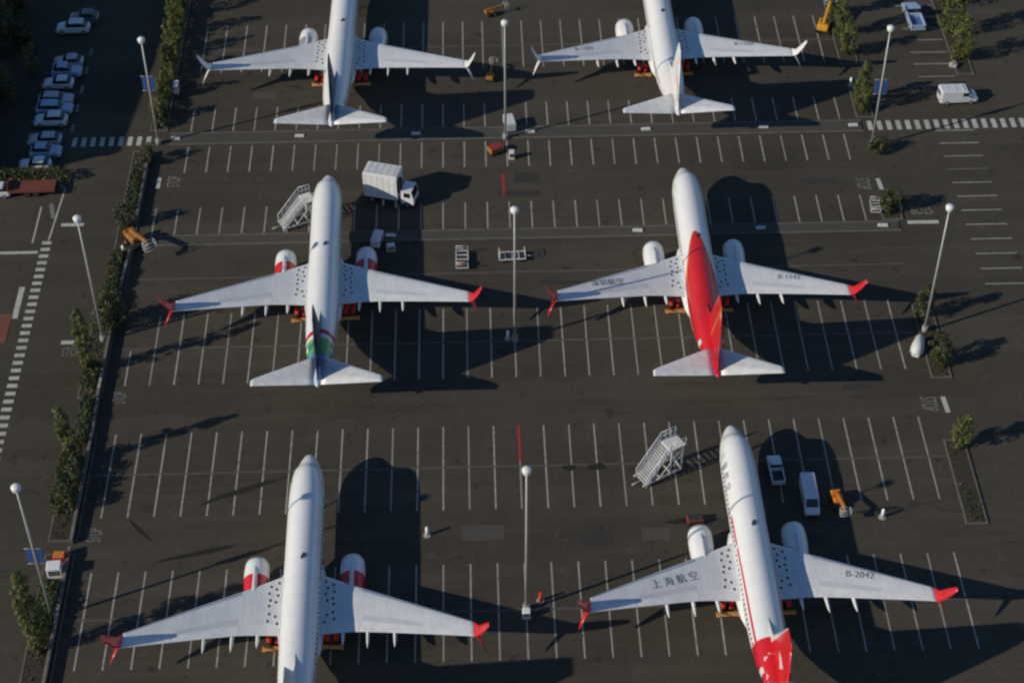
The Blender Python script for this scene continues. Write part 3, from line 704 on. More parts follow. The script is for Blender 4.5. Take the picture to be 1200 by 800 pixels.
# ------------------------------------------------------------------ trees and hedges
def tree(x, y, h, r, label, leaf='leaf_green', low=.08, n=3800, shape='column', cat='tree', name='columnar_tree'):
    t = thing(name, label, cat, (x, y, .1), 0, 'trees and shrubs in the planting strips')
    tr = MB(); z = 0; px, py = 0, 0; steps = 6
    for k in range(steps):
        z1 = h * .85 * (k + 1) / steps; qx, qy = px + rnd.gauss(0, .04 * h / 8), py + rnd.gauss(0, .04 * h / 8)
        tr.cyl((px, py, z), (qx, qy, z1), .022 * h * (1 - k / (steps + .5)) + .02, .022 * h * (1 - (k + 1) / (steps + .5)) + .02, 7)
        if k >= 1:
            for _ in range(3):
                a = rnd.uniform(0, 6.28); rr = r * rnd.uniform(.5, .9)
                tr.cyl((qx, qy, z1), (qx + rr * math.cos(a), qy + rr * math.sin(a), z1 + rr * rnd.uniform(.6, 1.5)), .03, .012, 5)
        px, py, z = qx, qy, z1
    tr.build('trunk', 'trunk', t)
    # leaf clumps: twigs bundled round cluster centres spread through the crown
    cl = []
    nc = max(16, int(n / 55))
    for _ in range(nc):
        u = rnd.random(); zz = h * (low + (1 - low) * u)
        if shape == 'column': pr_ = (math.sin(math.pi * min(1, u * .86 + .14)) ** .55)
        else: pr_ = math.sqrt(max(0, 1 - (2 * u - 1) ** 2)) * .95 + .05
        rr = r * pr_ * math.sqrt(rnd.uniform(.12, 1)) * rnd.uniform(.75, 1.12); a = rnd.uniform(0, 6.28)
        cl.append((rr * math.cos(a), rr * math.sin(a), zz, r * rnd.uniform(.22, .42)))
    pts = []
    for _ in range(n):
        cx, cy, cz, cr = rnd.choice(cl); v = Vector((rnd.gauss(0, 1), rnd.gauss(0, 1), rnd.gauss(0, 1))); v = v.normalized() * cr * rnd.uniform(.55, 1.05)
        p = Vector((cx, cy, cz)) + Vector((v.x, v.y, v.z * 1.3))
        if p.z < .15: p.z = .15 + rnd.random() * .3
        pts.append((p, v.normalized()))
    m = MB(); leaf_cloud(m, pts, .05 * r + .12); m.build('crown', leaf, t, False)
    return t
def hedge(x0, x1, y0, y1, h, label, leaf='leaf_dark', dens=95):
    t = thing('clipped_hedge', label, 'hedge', ((x0 + x1) / 2, (y0 + y1) / 2, .1), 0, 'hedges in the planting strips')
    a, b = (x1 - x0) / 2, (y1 - y0) / 2
    st = MB()
    for k in range(max(2, int((y1 - y0 + x1 - x0) / 1.6))):
        px, py = rnd.uniform(-a * .7, a * .7), rnd.uniform(-b * .85, b * .85); st.cyl((px, py, 0), (px + rnd.gauss(0, .1), py + rnd.gauss(0, .1), h * .7), .05, .03, 5)
    st.build('stems', 'trunk', t)
    pts = []
    for _ in range(int((2 * (2 * a + 2 * b) * h + 4 * a * b) * dens * .5)):
        u = rnd.random()
        if u < .5:
            p = (rnd.uniform(-a, a), rnd.uniform(-b, b), h * rnd.uniform(.78, 1.05)); nr = (0, 0, 1)
        else:
            q = rnd.uniform(0, 4 * (a + b)); z = rnd.uniform(.05, h)
            if q < 2 * a: p = (q - a, -b, z); nr = (0, -1, 0)
            elif q < 2 * a + 2 * b: p = (a, q - 2 * a - b, z); nr = (1, 0, 0)
            elif q < 4 * a + 2 * b: p = (q - 2 * a - 2 * b - a, b, z); nr = (0, 1, 0)
            else: p = (-a, q - 4 * a - 2 * b - b, z); nr = (-1, 0, 0)
        lump = .22 * math.sin(p[0] * 2.1 + p[1] * 1.3 + x0) + .18 * math.sin(p[1] * 2.9 + y0)
        p = (p[0] * (1 + .06 * lump) + rnd.gauss(0, .08), p[1] + rnd.gauss(0, .1), max(.1, p[2] * (1 + .5 * lump) + rnd.gauss(0, .06)))
        pts.append((p, nr))
    m = MB(); leaf_cloud(m, pts, .23); m.build('foliage', leaf, t, False)
    return t
tree(-43.9, 111.2, 12.3, 1.15, 'tall yellow-green tree at the nearest left lamp post with blue banner', 'leaf_green', n=4600)
tree(-44.5, 136.6, 8.8, .95, 'slim yellow-green tree at the far end of the long left hedge')
hedge(-45.3, -43.2, 129.3, 136.6, 2.2, 'long dark clipped hedge on the left, below the slim tree')
hedge(-44.9, -43.2, 112.8, 119.5, 1.1, 'low dark hedge between the nearest left tree and the white cabinet')
tree(-44.6, 150.8, 9.6, 1.0, 'tall green tree on the left beside the bannerless lamp post')
hedge(-45.2, -43.4, 148.0, 151.5, 1.0, 'short low hedge at the foot of the tall left roadside tree')
tree(-43.0, 158.3, 4.6, 2.2, 'round dark bushy tree by the left wingtip of the tail-art plane', 'leaf_dark', shape='round', name='bushy_tree', n=2600)
tree(-43.7, 176.6, 3.6, 1.3, 'small green shrub just behind the yellow lift on the left', 'leaf_dark', shape='round', name='shrub', n=1300, cat='shrub')
hedge(-44.1, -42.8, 179.0, 187.5, .9, 'dark low hedge on the left strip above the yellow lift')
tree(-42.2, 189.6, 2.8, 1.2, 'dark shrub at the foot of the left crosswalk', 'leaf_dark', shape='round', name='shrub', n=1200, cat='shrub')
tree(-41.9, 198.6, 3.4, 1.0, 'yellowish shrub just above the left crosswalk', 'leaf_yellow', shape='round', name='shrub', n=1200, cat='shrub')
tree(-41.7, 203.6, 4.6, 1.2, 'mixed green shrub midway along the far left strip', 'leaf_green', shape='round', name='shrub', n=1500, cat='shrub')
for k, (y, h, r, lf, lb) in enumerate(((209.5, 4.2, 1.2, 'leaf_dark', 'third dark shrub up the far left strip, beside the white wingtip'), (214.0, 5.2, 1.35, 'leaf_green', 'fourth green shrub up the far left strip'), (218.6, 5.6, 1.4, 'leaf_green', 'fifth green shrub up the far left strip'), (223.5, 5.4, 1.4, 'leaf_green', 'topmost green shrub of the far left strip'))):
    tree(-41.8, y, h, r, lb, lf, shape='round', name='shrub', n=1700, cat='shrub', low=.02)
tree(51.9, 210.8, 5.4, 1.35, 'green tree nearest the yellow lift at upper right', 'leaf_green', n=2200)
tree(51.8, 215.5, 6.0, 1.4, 'second green tree beside the yellow lift at upper right', 'leaf_green', n=2200)
tree(51.9, 220.5, 6.2, 1.4, 'third green tree at the top edge, right of the yellow lift', 'leaf_green', n=2200)
tree(51.6, 197.6, 7.6, 1.3, 'bright green tree left of the flagged right lamp post', 'leaf_green', n=2600)
tree(52.3, 199.9, 5.0, 1.1, 'shorter green tree close behind the blue right banner', 'leaf_green', n=1600)
tree(52.4, 188.9, 1.9, 1.4, 'low round shrub at the base of the flagged right lamp post', 'leaf_dark', shape='round', low=.0, name='shrub', n=1200, cat='shrub')
tree(51.8, 176.6, 3.4, 1.45, 'clipped dark green bush at the right end of the nearer median', 'leaf_dark', shape='round', low=.0, name='shrub', n=2200, cat='shrub')
tree(52.0, 156.8, 5.0, 1.25, 'dark green tree left of the bannerless right lamp post', 'leaf_dark', n=2200)
tree(52.5, 149.2, 4.2, 1.35, 'dark green bush at the rounded end of the right planter', 'leaf_dark', shape='round', low=.0, n=2200, name='shrub', cat='shrub')
tree(52.2, 136.0, 4.6, 1.2, 'green tree at the right edge, level with the parked vans', 'leaf_green', n=2000)
tree(67.2, 209.0, 7.0, 1.6, 'yellow-green tree at the far right edge with pale rock at its foot', 'leaf_green', n=2600)
tree(67.3, 215.2, 8.2, 1.7, 'second yellow-green tree along the far right edge', 'leaf_green', n=2600)
tree(67.4, 222.0, 8.2, 1.7, 'third yellow-green tree, topmost at the far right edge', 'leaf_green', n=2600)
hedge(-44.6, -43.3, 139.0, 146.0, 1.0, 'low dark hedge between the slim left tree and the tall roadside tree')
hedge(-44.5, -43.2, 160.6, 171.0, 1.1, 'low dark hedge from the round bushy tree up to the yellow lift')
hedge(-42.5, -40.9, 196.8, 206.5, 1.3, 'green hedge under the lower shrubs of the far left strip')
hedge(-42.6, -40.9, 207.0, 230.0, 1.8, 'tall green hedge under the upper shrubs of the far left strip', 'leaf_green')
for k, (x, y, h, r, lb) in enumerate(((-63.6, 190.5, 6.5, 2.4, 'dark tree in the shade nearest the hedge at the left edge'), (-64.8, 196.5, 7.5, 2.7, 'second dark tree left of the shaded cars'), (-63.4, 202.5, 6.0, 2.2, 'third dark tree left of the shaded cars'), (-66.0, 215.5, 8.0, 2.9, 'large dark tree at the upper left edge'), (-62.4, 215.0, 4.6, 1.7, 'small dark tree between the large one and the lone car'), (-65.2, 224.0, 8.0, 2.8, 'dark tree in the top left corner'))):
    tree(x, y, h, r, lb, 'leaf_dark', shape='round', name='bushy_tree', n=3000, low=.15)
hedge(-65.0, -52.2, 185.7, 187.3, 1.6, 'dark hedge running behind the red flatbed trailer', dens=45)
tree(-60.6, 209.8, 5.0, 1.2, 'yellow-green tree in the building shade left of the parked cars', 'leaf_yellow', shape='round', name='bushy_tree', n=1400)

# low concrete wall along the left strip, coping stones one by one
def low_wall(pts, h, label):
    t = thing('low_wall', label, 'wall', (pts[0][0], pts[0][1], 0), 0, 'low walls of the left strip')
    x0, y0 = pts[0]
    for (ax, ay), (bx, by) in zip(pts[:-1], pts[1:]):
        L = math.hypot(bx - ax, by - ay); a = math.atan2(by - ay, bx - ax); n_ = max(1, round(L / 2.4)); l_ = L / n_
        for k in range(n_):
            u = (k + .5) / n_; c = (ax + (bx - ax) * u - x0, ay + (by - ay) * u - y0)
            MB().box((c[0], c[1], h / 2), (l_ - .02, .24, h), rz=a).build('wall_panel', 'wall_concrete', t)
            MB().box((c[0], c[1], h + .05), (l_ - .03, .32, .1), rz=a, bev=.02).build('coping_stone', rnd.choice(('coping', 'coping', 'coping', 'concrete')), t)
low_wall([(-42.85, 97), (-42.85, 124.3)], .7, 'low pale wall of the left strip beside the nearest tree and white cabinet')
low_wall([(-42.85, 125.2), (-42.85, 141.2), (-43.0, 147.5), (-42.95, 163.8)], .7, 'low pale wall of the left strip running past the long hedge')
low_wall([(-42.8, 164.8), (-42.5, 171.5)], .7, 'short low wall below the yellow lift on the left')
low_wall([(-42.45, 177.5), (-42.4, 191.5)], .7, 'low wall of the left strip between yellow lift and crosswalk')
# ------------------------------------------------------------------ vehicles
def rounded_prof(prof, k=.12):
    out = []; n_ = len(prof)
    for i in range(n_):
        p = Vector(prof[i]); a = Vector(prof[i - 1]); b = Vector(prof[(i + 1) % n_])
        da, db = min(k, (a - p).length * .4), min(k, (b - p).length * .4)
        out.append(tuple(p + (a - p).normalized() * da)); out.append(tuple(p + (b - p).normalized() * db))
    return out
def side_loft(prof, hw, inset=.12, k=.14):
    """side profile (y, z) widened to a body with rounded shoulders; front is +y"""
    pr_ = rounded_prof(prof, k); cy = sum(p[0] for p in pr_) / len(pr_); cz = sum(p[1] for p in pr_) / len(pr_)
    def ring(x, s_): return [(x, cy + (p[0] - cy) * s_, cz + (p[1] - cz) * s_) for p in pr_]
    return MB().loft([ring(-hw, 1 - inset * .9), ring(-hw + inset * .6, 1 - inset * .2), ring(-hw + inset * 1.6, 1), ring(hw - inset * 1.6, 1), ring(hw - inset * .6, 1 - inset * .2), ring(hw, 1 - inset * .9)], True, False)
def wheels(t, pos, r=.34, wd=.24):
    for x, y in pos:
        wh = MB().cyl((x - wd / 2, y, r), (x + wd / 2, y, r), r, r, 16).build('wheel', 'tyre', t)
        MB().cyl((x - wd / 2 - .012, y, r), (x + wd / 2 + .012, y, r), r * .58, r * .58, 10).build('rim', 'bare_metal', wh)
def lights(t, hw, yf, yr, zf, zr):
    for sg in (-1, 1):
        MB().box((sg * (hw - .25), yf, zf), (.34, .08, .16), bev=.03).build('headlight', 'headlamp', t)
        MB().box((sg * (hw - .2), yr, zr), (.22, .07, .2), bev=.03).build('tail_light', 'tail_lamp', t)
def car(label, x, y, head, colr, group=None, L=4.5):
    t = thing('parked_car', label, 'car', (x, y, 0), R(head - 90), group); h = L / 2
    side_loft([(-h, .32), (h, .32), (h, .72), (h - .35, .92), (h - 1.2, 1.02), (-h + .5, 1.05), (-h, .95)], .9).build('body', colr, t)
    gl = side_loft([(h - 1.25, 1.0), (h - 1.95, 1.46), (-h + 1.0, 1.50), (-h + .22, 1.02)], .78, .12, .1).build('windows', 'glass', t)
    side_loft([(h - 1.85, 1.44), (h - 2.0, 1.52), (-h + .95, 1.56), (-h + .75, 1.46)], .70, .06, .04).build('roof', colr, t)
    for sg in (-1, 1): MB().box((sg * .97, h - 1.45, 1.0), (.18, .12, .13), bev=.03).build('mirror', colr, t)
    wheels(t, [(sx * .8, sy) for sx in (-1, 1) for sy in (h - .85, -h + .8)])
    lights(t, .9, h - .03, -h + .03, .68, .82)
    MB().box((0, h + .01, .45), (1.5, .06, .16), bev=.02).build('bumper', 'dark_metal', t)
    return t
def van(label, x, y, head, colr='car_white', L=5.4, name='van', cat='van'):
    t = thing(name, label, cat, (x, y, 0), R(head - 90)); h = L / 2
    side_loft([(-h, .35), (h, .35), (h, .95), (h - .75, 1.25), (h - 1.5, 2.15), (-h + .05, 2.25), (-h, 1.9)], .98).build('body', colr, t)
    MB().add([(-.82, h - .72, 1.32), (.82, h - .72, 1.32), (.76, h - 1.42, 2.12), (-.76, h - 1.42, 2.12)], [(0, 1, 2, 3)]).build('windscreen', 'glass', t)
    for sg in (-1, 1):
        MB().box((sg * .97, h - 1.75, 1.62), (.06, .85, .55), bev=.02).build('side_window', 'glass', t)
        MB().box((sg * 1.1, h - 1.2, 1.35), (.2, .14, .3), bev=.03).build('mirror', 'dark_metal', t)
    MB().box((0, -h - .005, 1.65), (1.3, .05, .5), bev=.02).build('rear_window', 'glass', t)
    for k in range(3): MB().box((0, -h + .9 + k * 1.1, 2.24), (1.5, .06, .05)).build('roof_rib', colr, t)
    wheels(t, [(sx * .86, sy) for sx in (-1, 1) for sy in (h - .95, -h + 1.0)], .36)
    lights(t, .98, h - .02, -h, .78, 1.0)
    MB().box((0, h + .01, .5), (1.8, .08, .22), bev=.03).build('bumper', 'dark_metal', t)
    return t
def pickup(label, x, y, head, colr='car_white', L=5.5, bedmat='dark_metal'):
    t = thing('pickup_truck', label, 'pickup', (x, y, 0), R(head - 90)); h = L / 2
    side_loft([(-.1, .4), (h, .4), (h, .85), (h - .25, 1.08), (h - 1.35, 1.15), (-.1, 1.18)], .96).build('body', colr, t)
    side_loft([(h - 1.35, 1.12), (h - 2.0, 1.78), (.05, 1.8), (-.08, 1.15)], .84, .12, .1).build('cab_windows', 'glass', t)
    side_loft([(h - 1.95, 1.74), (h - 2.1, 1.86), (.0, 1.88), (-.05, 1.76)], .8, .06, .05).build('cab_roof', colr, t)
    b = MB().box((0, (-h - .1) / 2, .55), (1.86, h - .1, .3)).build('cargo_bed', colr, t)
    MB().box((0, (-h - .1) / 2, .715), (1.6, h - .35, .03)).build('bed_floor', bedmat, b)
    for sg in (-1, 1): MB().box((sg * .88, (-h - .1) / 2, .95), (.14, h - .1, .5), bev=.03).build('bed_side', colr, b)
    MB().box((0, -h + .05, .95), (1.62, .1, .5), bev=.03).build('tailgate', colr, b)
    wheels(t, [(sx * .84, sy) for sx in (-1, 1) for sy in (h - .95, -h + 1.0)], .38, .26)
    lights(t, .96, h - .02, -h - .0, .8, .9)
    MB().box((0, h + .01, .5), (1.7, .08, .2), bev=.03).build('bumper', 'bare_metal', t)
    return t
CG = 'cars parked in the shade at upper left'
for (y, dx, c, lb) in ((188.9, -.6, 'car_white', 'white car parked nearest the dark hedge, lowest of the shaded row'), (191.5, .4, 'car_pale_blue', 'pale blue car second from the hedge in the shaded row'), (194.2, -.2, 'car_silver', 'silver car third from the hedge, level with the crosswalk'),
                       (198.3, 0, 'car_white', 'white car in the middle cluster of the shaded row, nearer one'), (200.8, .1, 'car_pale_blue', 'pale blue car in the middle cluster of the shaded row, farther one'), (203.2, -.1, 'car_silver', 'silver car topmost of the middle shaded cluster'),
                       (206.8, -.3, 'car_white', 'white car lowest of the upper cluster in the shade'), (209.4, .5, 'car_pale_blue', 'pale blue car second in the upper shaded cluster'), (211.9, .3, 'car_silver', 'silver car topmost of the upper shaded cluster'),
                       (220.0, -.2, 'car_white', 'white car alone near the top edge in the shade'), (222.6, 1.0, 'car_grey', 'dark grey car at the very top of the shaded row')):
    cc = car(lb, -56.2 + dx, y, 180 if rnd.random() < .6 else 0, c, CG, rnd.choice((4.1, 4.4, 4.7, 4.9))); kz = rnd.choice((.95, 1.0, 1.18, 1.25)); cc.scale = (1, 1, kz)
car('white car at the left edge in front of the red trailer', -61.2, 183.6, 180, 'car_white')
pickup('white pickup in the shadow just right of the lower right plane', 31.6, 132.9, 92, L=5.2).scale = (.76, .76, .76)
van('white van facing the camera in the lower right plane shadow', 34.6, 128.9, -90, L=6.0).scale = (.8, .84, .8)
pickup('pale blue-white pickup at the top edge near the right trees', 62.6, 219.0, 92, 'car_pale_blue', L=5.8, bedmat='car_blue').scale = (1.1, 1.1, 1.1)
van('white boxy van at the right edge above the crosswalk', 64.9, 199.6, 3, L=5.2)

# high box truck beside the tail-art plane
t = thing('box_truck', 'white box truck with tall cargo body standing right of the tail-art plane nose', 'truck', (-10.9, 181.0, 0), R(-16)); t.scale = (.84, .95, 1)
MB().box((.5, 0, .75), (8.0, 1.0, .3)).build('chassis', 'dark_metal', t)
bx = MB().box((-.95, 0, 2.85), (5.3, 2.7, 3.6), bev=.05).build('cargo_box', 'white_paint', t)
MB().box((-.95, 0, 4.68), (4.9, 2.3, .05), bev=.02).build('roof_panel', 'off_white', bx)
for k in range(5): MB().box((-2.9 + k * .98, 0, 4.72), (.05, 2.3, .04)).build('roof_rib', 'off_white', bx)
MB().box((-3.63, 0, 2.9), (.05, 2.3, 3.2), bev=.02).build('rear_door', 'off_white', bx)
for k in range(6): MB().box((-3.2 + k * .9, -1.36, 2.85), (.05, .03, 3.3)).build('side_rib', 'off_white', bx)
MB().box((1.95, -.72, 3.2), (.5, .9, 1.9), bev=.04).build('lift_mast', 'black_void', t)
cb = MB().prism([(2.15, .6), (4.1, .6), (4.1, 1.5), (3.75, 2.55), (2.15, 2.6)], -1.15, 1.15, 'y').build('cab', 'white_paint', t)
MB().add([(4.12, -1.0, 1.56), (4.12, 1.0, 1.56), (3.79, .95, 2.48), (3.79, -.95, 2.48)], [(0, 1, 2, 3)]).build('windscreen', 'glass', cb)
for sg in (-1, 1): MB().box((3.1, sg * 1.155, 2.0), (1.0, .03, .7)).build('side_window', 'glass', cb)
for sg in (-1, 1): MB().box((4.12, sg * .8, .95), (.06, .4, .22)).build('headlight', 'headlamp', cb)
for xx in (-2.4, 3.1):
    for sg in (-1, 1):
        wh = MB().cyl((xx, sg * .85, .48), (xx, sg * 1.15, .48), .48, .48, 16).build('wheel', 'tyre', t); MB().cyl((xx, sg * 1.14, .48), (xx, sg * 1.17, .48), .26, .26, 10).build('rim', 'bare_metal', wh)
for xx in (-.6, 1.4): MB().box((xx, -1.3, .4), (.2, .3, .8)).build('outrigger', 'off_white', t)

# passenger airstairs
def airstairs(label, x, y, head, canopy=False, H=3.9, run=3.0, plat=1.9, W=1.9):
    t = thing('airstairs', label, 'airstairs', (x, y, 0), R(head), 'mobile passenger stairs')
    fr = MB()
    for sg in (-1, 1):
        s_ = sg * W / 2
        fr.box((run * .5 + .6, s_ * .9, .38), (run + plat, .14, .18))
        MB().box((run / 2, s_, H / 2 + .12), (math.hypot(run, H) + .1, .07, .22), ry=-math.atan2(H, run)).build('stringer', 'white_paint', t)
    for k in range(4): fr.box((.5 + k * 1.4, 0, .38), (.12, W * .9, .14))
    fr.build('base_frame', 'off_white', t)
    ns = 15
    for k in range(ns):
        MB().box((run * (k + .5) / ns, 0, .15 + H * (k + .5) / ns), (.19, W - .14, .05)).build('step', 'off_white', t)
    MB().box((run + plat / 2, 0, H + .1), (plat, W, .12)).build('platform', 'off_white', t)
    for sg in (-1, 1):
        s_ = sg * W / 2; m = MB()
        for off in (.55, 1.15):
            m.tube([(.0, s_, .2 + off), (run, s_, H + .15 + off), (run + plat, s_, H + .15 + off)], .045)
        for k in range(9):
            if k < 6: px, pz = run * k / 5, .2 + H * k / 5
            else: px, pz = run + plat * (k - 5) / 3, H + .15
            m.cyl((px, s_, pz), (px, s_, pz + 1.15), .035, .035, 6)
        m.build('handrail', 'white_paint', t)
        MB().tube([(run + .15, s_ * .9, H * .33), (run + plat - .25, s_ * .9, H * .66), (run + .15, s_ * .9, H)], .045).build('brace', 'white_paint', t)
        for xx in (run + .15, run + plat - .25):
            MB().cyl((xx, s_ * .9, .1), (xx, s_ * .9, H + .05), .08, .08, 8).build('support_leg', 'white_paint', t)
        MB().cyl((run * .55, s_ * .9, .4), (run + plat - .25, s_ * .9, H - .2), .055, .055, 6).build('brace', 'white_paint', t)
        MB().cyl((run + plat - .25, s_ * .9, .4), (run + .15, s_ * .9, H - .2), .05, .05, 6).build('brace', 'white_paint', t)
    for xx in (.9, run + plat - .6):
        for sg in (-1, 1): MB().cyl((xx, sg * W * .42 - .1, .26), (xx, sg * W * .42 + .1, .26), .26, .26, 12).build('wheel', 'tyre', t)
    MB().tube([(-.1, 0, .38), (-1.2, 0, .3)], .05).build('tow_bar', 'off_white', t)
    return t
airstairs('white airstairs standing alone between the lower lamp post and red-tailed plane', 17.0, 132.0, 30)
airstairs('white airstairs placed at the nose door of the tail-art plane', -24.3, 175.9, 25, H=3.3, plat=1.4)

# boom lifts
def boom_lift(label, x, y, head, colr='yellow_paint', k=1.0, up=10):
    t = thing('boom_lift', label, 'boom lift', (x, y, 0), R(head), 'yellow access machines')
    MB().box((0, 0, .62), (2.5, 1.5, .42), bev=.08).build('chassis', 'dark_metal', t)
    for xx in (-.85, .85):
        for sg in (-1, 1):
            wh = MB().cyl((xx, sg * .72, .45), (xx, sg * 1.08, .45), .45, .45, 16).build('wheel', 'tyre', t); MB().cyl((xx, sg * 1.06, .45), (xx, sg * 1.1, .45), .24, .24, 10).build('rim', colr, wh)
    tb = MB().box((-.5, 0, 1.2), (2.3, 1.5, .8), bev=.14).build('turntable', colr, t)
    MB().box((-1.45, 0, 1.35), (.5, 1.6, .9), bev=.12).build('counterweight', colr, tb)
    MB().box((-.3, .62, 1.5), (1.2, .3, .5), bev=.06).build('engine_hood', colr, tb)
    u = R(up); e = (-1.0 + 4.2 * math.cos(u), 0, 1.9 + 4.2 * math.sin(u))
    bm_ = MB().box(((-1.0 + e[0]) / 2, 0, (1.9 + e[2]) / 2), (4.3, .42, .46), ry=-u, bev=.06).build('boom', colr, t)
    MB().box((e[0] + .25, 0, e[2] - .25), (.7, .3, .36), ry=R(35), bev=.04).build('jib', colr, bm_)
    MB().cyl((-.4, 0, 1.4), (e[0] * .45, 0, e[2] * .82), .09, .09, 8).build('lift_cylinder', 'bare_metal', bm_)
    bk = MB(); bxx, bz = e[0] + .9, e[2] - .65
    for zz in (0, .55, 1.1):
        bk.tube([(bxx - .4, -.8, bz + zz), (bxx + .4, -.8, bz + zz), (bxx + .4, .8, bz + zz), (bxx - .4, .8, bz + zz), (bxx - .4, -.8, bz + zz)], .035, 5)
    for a, b in ((-.4, -.8), (.4, -.8), (.4, .8), (-.4, .8)): bk.cyl((bxx + a, b, bz), (bxx + a, b, bz + 1.1), .035, .035, 5)
    bk.build('basket', 'off_white', t); MB().box((bxx, 0, bz), (.8, 1.6, .06)).build('basket_floor', 'dark_metal', t)
    return t
boom_lift('yellow boom lift parked in the left strip by the tail-art wing', -42.0, 173.2, -52, 'ochre_paint').scale = (.92, .92, .92)
boom_lift('orange-yellow boom lift right of the vans in the lower right shadow', 37.5, 128.2, -84, 'orange_paint', up=14).scale = (.68, .68, .68)
boom_lift('yellow boom lift at the top edge beside the right tree row', 49.6, 217.0, 70)
boom_lift('brown-orange boom lift left of the far middle lamp post', 2.3, 206.6, 80, 'ochre_paint', up=6).scale = (.62, .62, .62)
boom_lift('yellow boom lift at the top edge by the far lamp head', 2.7, 222.3, 20, 'ochre_paint', up=6).scale = (.55, .55, .55)

# baggage dollies
def dolly(label, x, y, head, panel=None):
    t = thing('baggage_dolly', label, 'dolly', (x, y, 0), R(head), 'baggage dollies')
    m = MB()
    for sg in (-1, 1): m.box((0, sg * .72, .5), (3.3, .1, .12))
    for k in range(5): m.box((-1.6 + .8 * k, 0, .5), (.09, 1.44, .1))
    m.build('frame', 'off_white', t); MB().box((0, 0, .44), (3.2, 1.36, .04)).build('deck', 'dark_metal', t)
    for xx in (-1.55, 1.55):
        r_ = MB(); r_.tube([(xx, -.7, .55), (xx, -.7, 1.3), (xx, .7, 1.3), (xx, .7, .55)], .04); r_.tube([(xx, -.7, .95), (xx, .7, .95)], .03); r_.build('end_rail', 'off_white', t)
    for xx in (-1.1, 1.1):
        for sg in (-1, 1): MB().cyl((xx, sg * .6, .22), (xx, sg * .76, .22), .22, .22, 12).build('wheel', 'tyre', t)
    MB().tube([(1.65, 0, .42), (2.6, 0, .3)], .04).build('tow_bar', 'off_white', t)
    if panel: MB().box((-.9, 0, .72), (.7, .9, .42), bev=.04).build('crate', panel, t)
    return t
dolly('white framed baggage dolly below the median, left of the middle lamp post', -1.9, 168.6, 90, 'brick_red')
dolly('white framed baggage dolly close beside the middle lamp post', 4.2, 169.1, 3)
dolly('small white baggage dolly parked at the clipped bush on the right', 50.0, 177.2, 84).scale = (.72, .8, .8)

# flatbed trailer at the left edge
t = thing('flatbed_trailer', 'dark red flatbed trailer in front of the dark left hedge', 'trailer', (-56.3, 183.9, 0), R(1))
for k in range(10): MB().box((-2.6 + k * .58, 0, 1.0), (.56, 2.0, .07)).build('plank', 'brick_red', t)
for sg in (-1, 1): MB().box((0, sg * 1.02, .98), (5.9, .1, .34)).build('side_rail', 'brick_red', t)
MB().box((-2.92, 0, 1.35), (.1, 2.0, .8)).build('headboard', 'brick_red', t)
for xx in (-.6, .5):
    for sg in (-1, 1): MB().cyl((xx, sg * .75, .4), (xx, sg * 1.0, .4), .4, .4, 14).build('wheel', 'tyre', t)
MB().tube([(2.9, -.6, .8), (4.2, 0, .6), (2.9, .6, .8)], .06).build('drawbar', 'dark_metal', t)

# small ground equipment
def cart(name, label, cat, x, y, head, body, size, lid=None, wheels_=True):
    t = thing(name, label, cat, (x, y, 0), R(head)); a, b, c = size
    base = .3 if wheels_ else .06
    MB().box((0, 0, base + c / 2), (a, b, c), bev=.06).build('housing', body, t)
    MB().box((0, 0, base + c + .03), (a * .9, b * .9, .06), bev=.02).build('lid', lid or body, t)
    for k in range(4): MB().box((-a * .3 + k * a * .2, -b / 2 - .01, base + c * .55), (a * .14, .02, c * .5)).build('louvre', 'dark_metal', t)
    if wheels_:
        for xx in (-a * .35, a * .35):
            for sg in (-1, 1): MB().cyl((xx, sg * b * .42 - .08, .24), (xx, sg * b * .42 + .08, .24), .24, .24, 12).build('wheel', 'tyre', t)
        MB().tube([(a / 2, 0, .32), (a / 2 + .9, 0, .25)], .04).build('tow_bar', 'dark_metal', t)
    else: MB().box((0, 0, .03), (a * 1.1, b * 1.1, .06)).build('plinth', 'concrete', t)
    return t
cart('generator', 'grey generator cart at the foot of the far middle lamp post', 'generator', 4.6, 195.5, 100, 'panel_grey', (2.4, 1.3, 1.2), 'off_white')
cart('ground_cart', 'red and yellow ground cart left of the far middle lamp post', 'cart', 2.6, 190.3, 30, 'ochre_paint', (1.9, 1.2, .7), 'rubber_red')
cart('utility_box', 'white box on the ground just below the far middle lamp post', 'box', 4.7, 189.0, 0, 'off_white', (.7, .7, 1.1), None, False)
cart('utility_box', 'white box at the foot of the nearest middle lamp post', 'box', 4.1, 114.3, 0, 'white_paint', (.8, .6, 1.0), None, False)
cart('ground_power_unit', 'white power unit cart in shade by the right engine of the tail-art plane', 'cart', -12.3, 172.4, 78, 'white_paint', (2.3, 1.15, 1.1), 'off_white')
cart('utility_box', 'small white box in shade right of the power unit cart', 'box', -10.6, 171.2, 10, 'off_white', (1.0, .7, .8), None, False)
cart('utility_cabinet', 'white cabinet in the left strip below the orange crate', 'cabinet', -43.9, 121.2, 4, 'white_paint', (1.5, 1.2, 1.5), None, False)
cart('storage_crate', 'orange-red crate in the left strip next to the white cabinet', 'crate', -43.7, 123.0, 0, 'red_cover', (1.2, .9, 1.0), 'orange_paint', False)
cart('ground_cart', 'dark red ground cart in front of the left engine of the red-tailed plane', 'cart', 22.2, 126.2, 5, 'rubber_red', (1.7, 1.0, .5), 'dark_metal')
cart('utility_box', 'white box at the far left strip, just below the navy-finned plane left wingtip', 'box', -40.4, 205.4, 90, 'white_paint', (1.6, .7, 1.1), None, False)
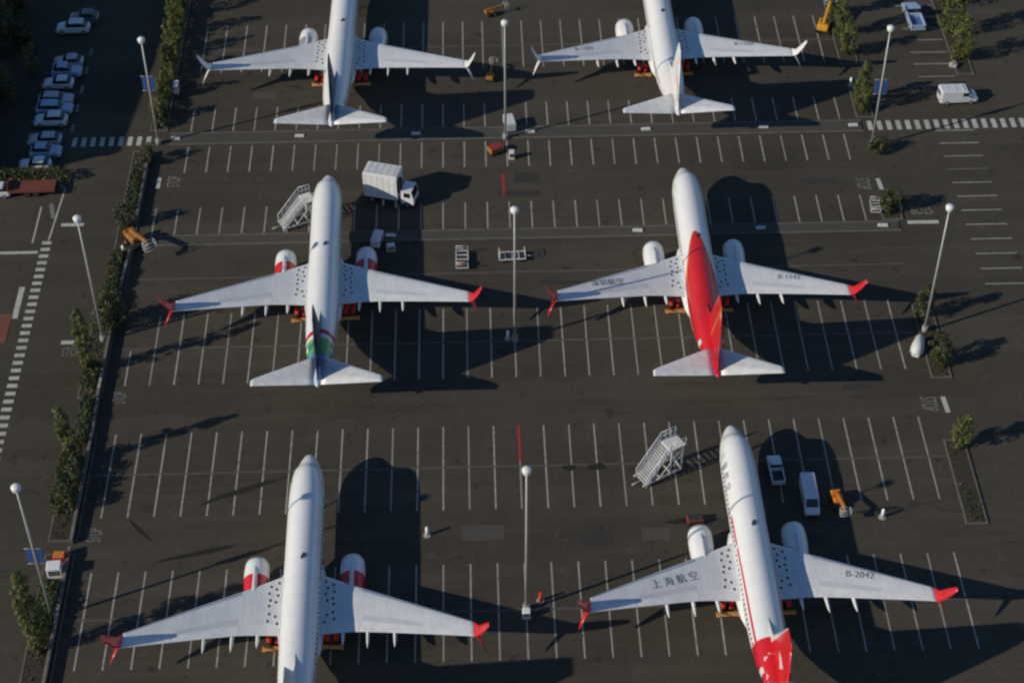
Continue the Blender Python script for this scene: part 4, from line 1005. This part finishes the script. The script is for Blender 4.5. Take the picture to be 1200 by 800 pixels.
MATS_SMALL = ((-43.3, 171.6, 'white bollard behind the yellow lift on the left', 'white_paint'), (51.2, 203.6, 'white bollard left of the bright tree near the far right wingtip', 'white_paint'), (42.0, 126.3, 'small white bollard on the asphalt right of the orange lift', 'white_paint'), (5.6, 116.3, 'red bollard just right of the nearest middle lamp post', 'red_cover'), (-43.9, 163.0, 'red bollard at the upper end of the left planter', 'red_cover'), (3.3, 154.9, 'small white bollard touching the middle lamp post', 'white_paint'), (-5.9, 125.3, 'tiny white bollard on the seam left of the nearest lamp post', 'white_paint'))
for (x, y, lb, c) in MATS_SMALL:
    t = thing('bollard', lb, 'bollard', (x, y, .0), 0, 'bollards')
    MB().cyl((0, 0, .06), (0, 0, 1.15), .2, .17, 12).build('post', c, t); MB().cyl((0, 0, 0), (0, 0, .08), .42, .4, 14).build('base_plate', 'concrete', t); MB().sphere((0, 0, 1.15), .17, 10, 6).build('cap', c, t)
# pale rock by the right tree
m = MB().sphere((0, 0, .35), .6, 9, 6, 1.2, .9, .8)
m.v = [(a + rnd.gauss(0, .07), b + rnd.gauss(0, .07), c + rnd.gauss(0, .06)) for a, b, c in m.v]; m.sm = [False] * len(m.sm)
o = m.build('landscape_rock', 'concrete'); o.location = (66.0, 207.4, .05); tag(o, 'pale boulder at the foot of the far right tree', 'rock')
# covered scooter by the right bush
t = thing('covered_cart', 'pale canvas-covered cart left of the rounded right planter', 'cart', (50.5, 151.6, 0), R(70))
MB().loft([[(x_, r * math.cos(i * math.pi / 6) * 1.0, .15 + max(0, h_ * math.sin(i * math.pi / 6)) + (0 if 0 < i < 6 else 0)) for i in range(12)] for x_, r, h_ in ((-1.5, .35, .6), (-1.0, .75, 1.2), (-.1, .8, 1.5), (.6, .7, 1.05), (1.2, .6, 1.2), (1.5, .3, .6))]).build('canvas_cover', 'off_white', t)
for xx in (-1.0, 1.0): MB().cyl((xx, -.7, .25), (xx, .7, .25), .25, .25, 12).build('wheel', 'tyre', t)

# ------------------------------------------------------------------ building outside the left edge that shades the car rows
t = thing('office_building', 'tall pale building off the left edge shading the parked cars', 'building', (-94.3, 212.0, 0), R(-6))
MB().box((0, 0, 8), (38, 62, 16)).build('wall', 'wall_plaster', t)
rf = MB().box((0, 0, 16.15), (38.6, 62.6, .3)).build('roof', 'roof_felt', t)
for sx in (-1, 1): MB().box((sx * 19.1, 0, 16.6), (.3, 62.4, .6)).build('parapet', 'wall_plaster', rf)
_wm = MB().box((0, 0, 0), (.1, 2.4, 1.7), bev=.04).mesh('window'); _wm.materials.append(mat('glass'))
for fl in range(4):
    for k in range(14):
        o = link('window', _wm, t); o.location = (19.03, -28.6 + k * 4.4, 2.4 + fl * 3.8)
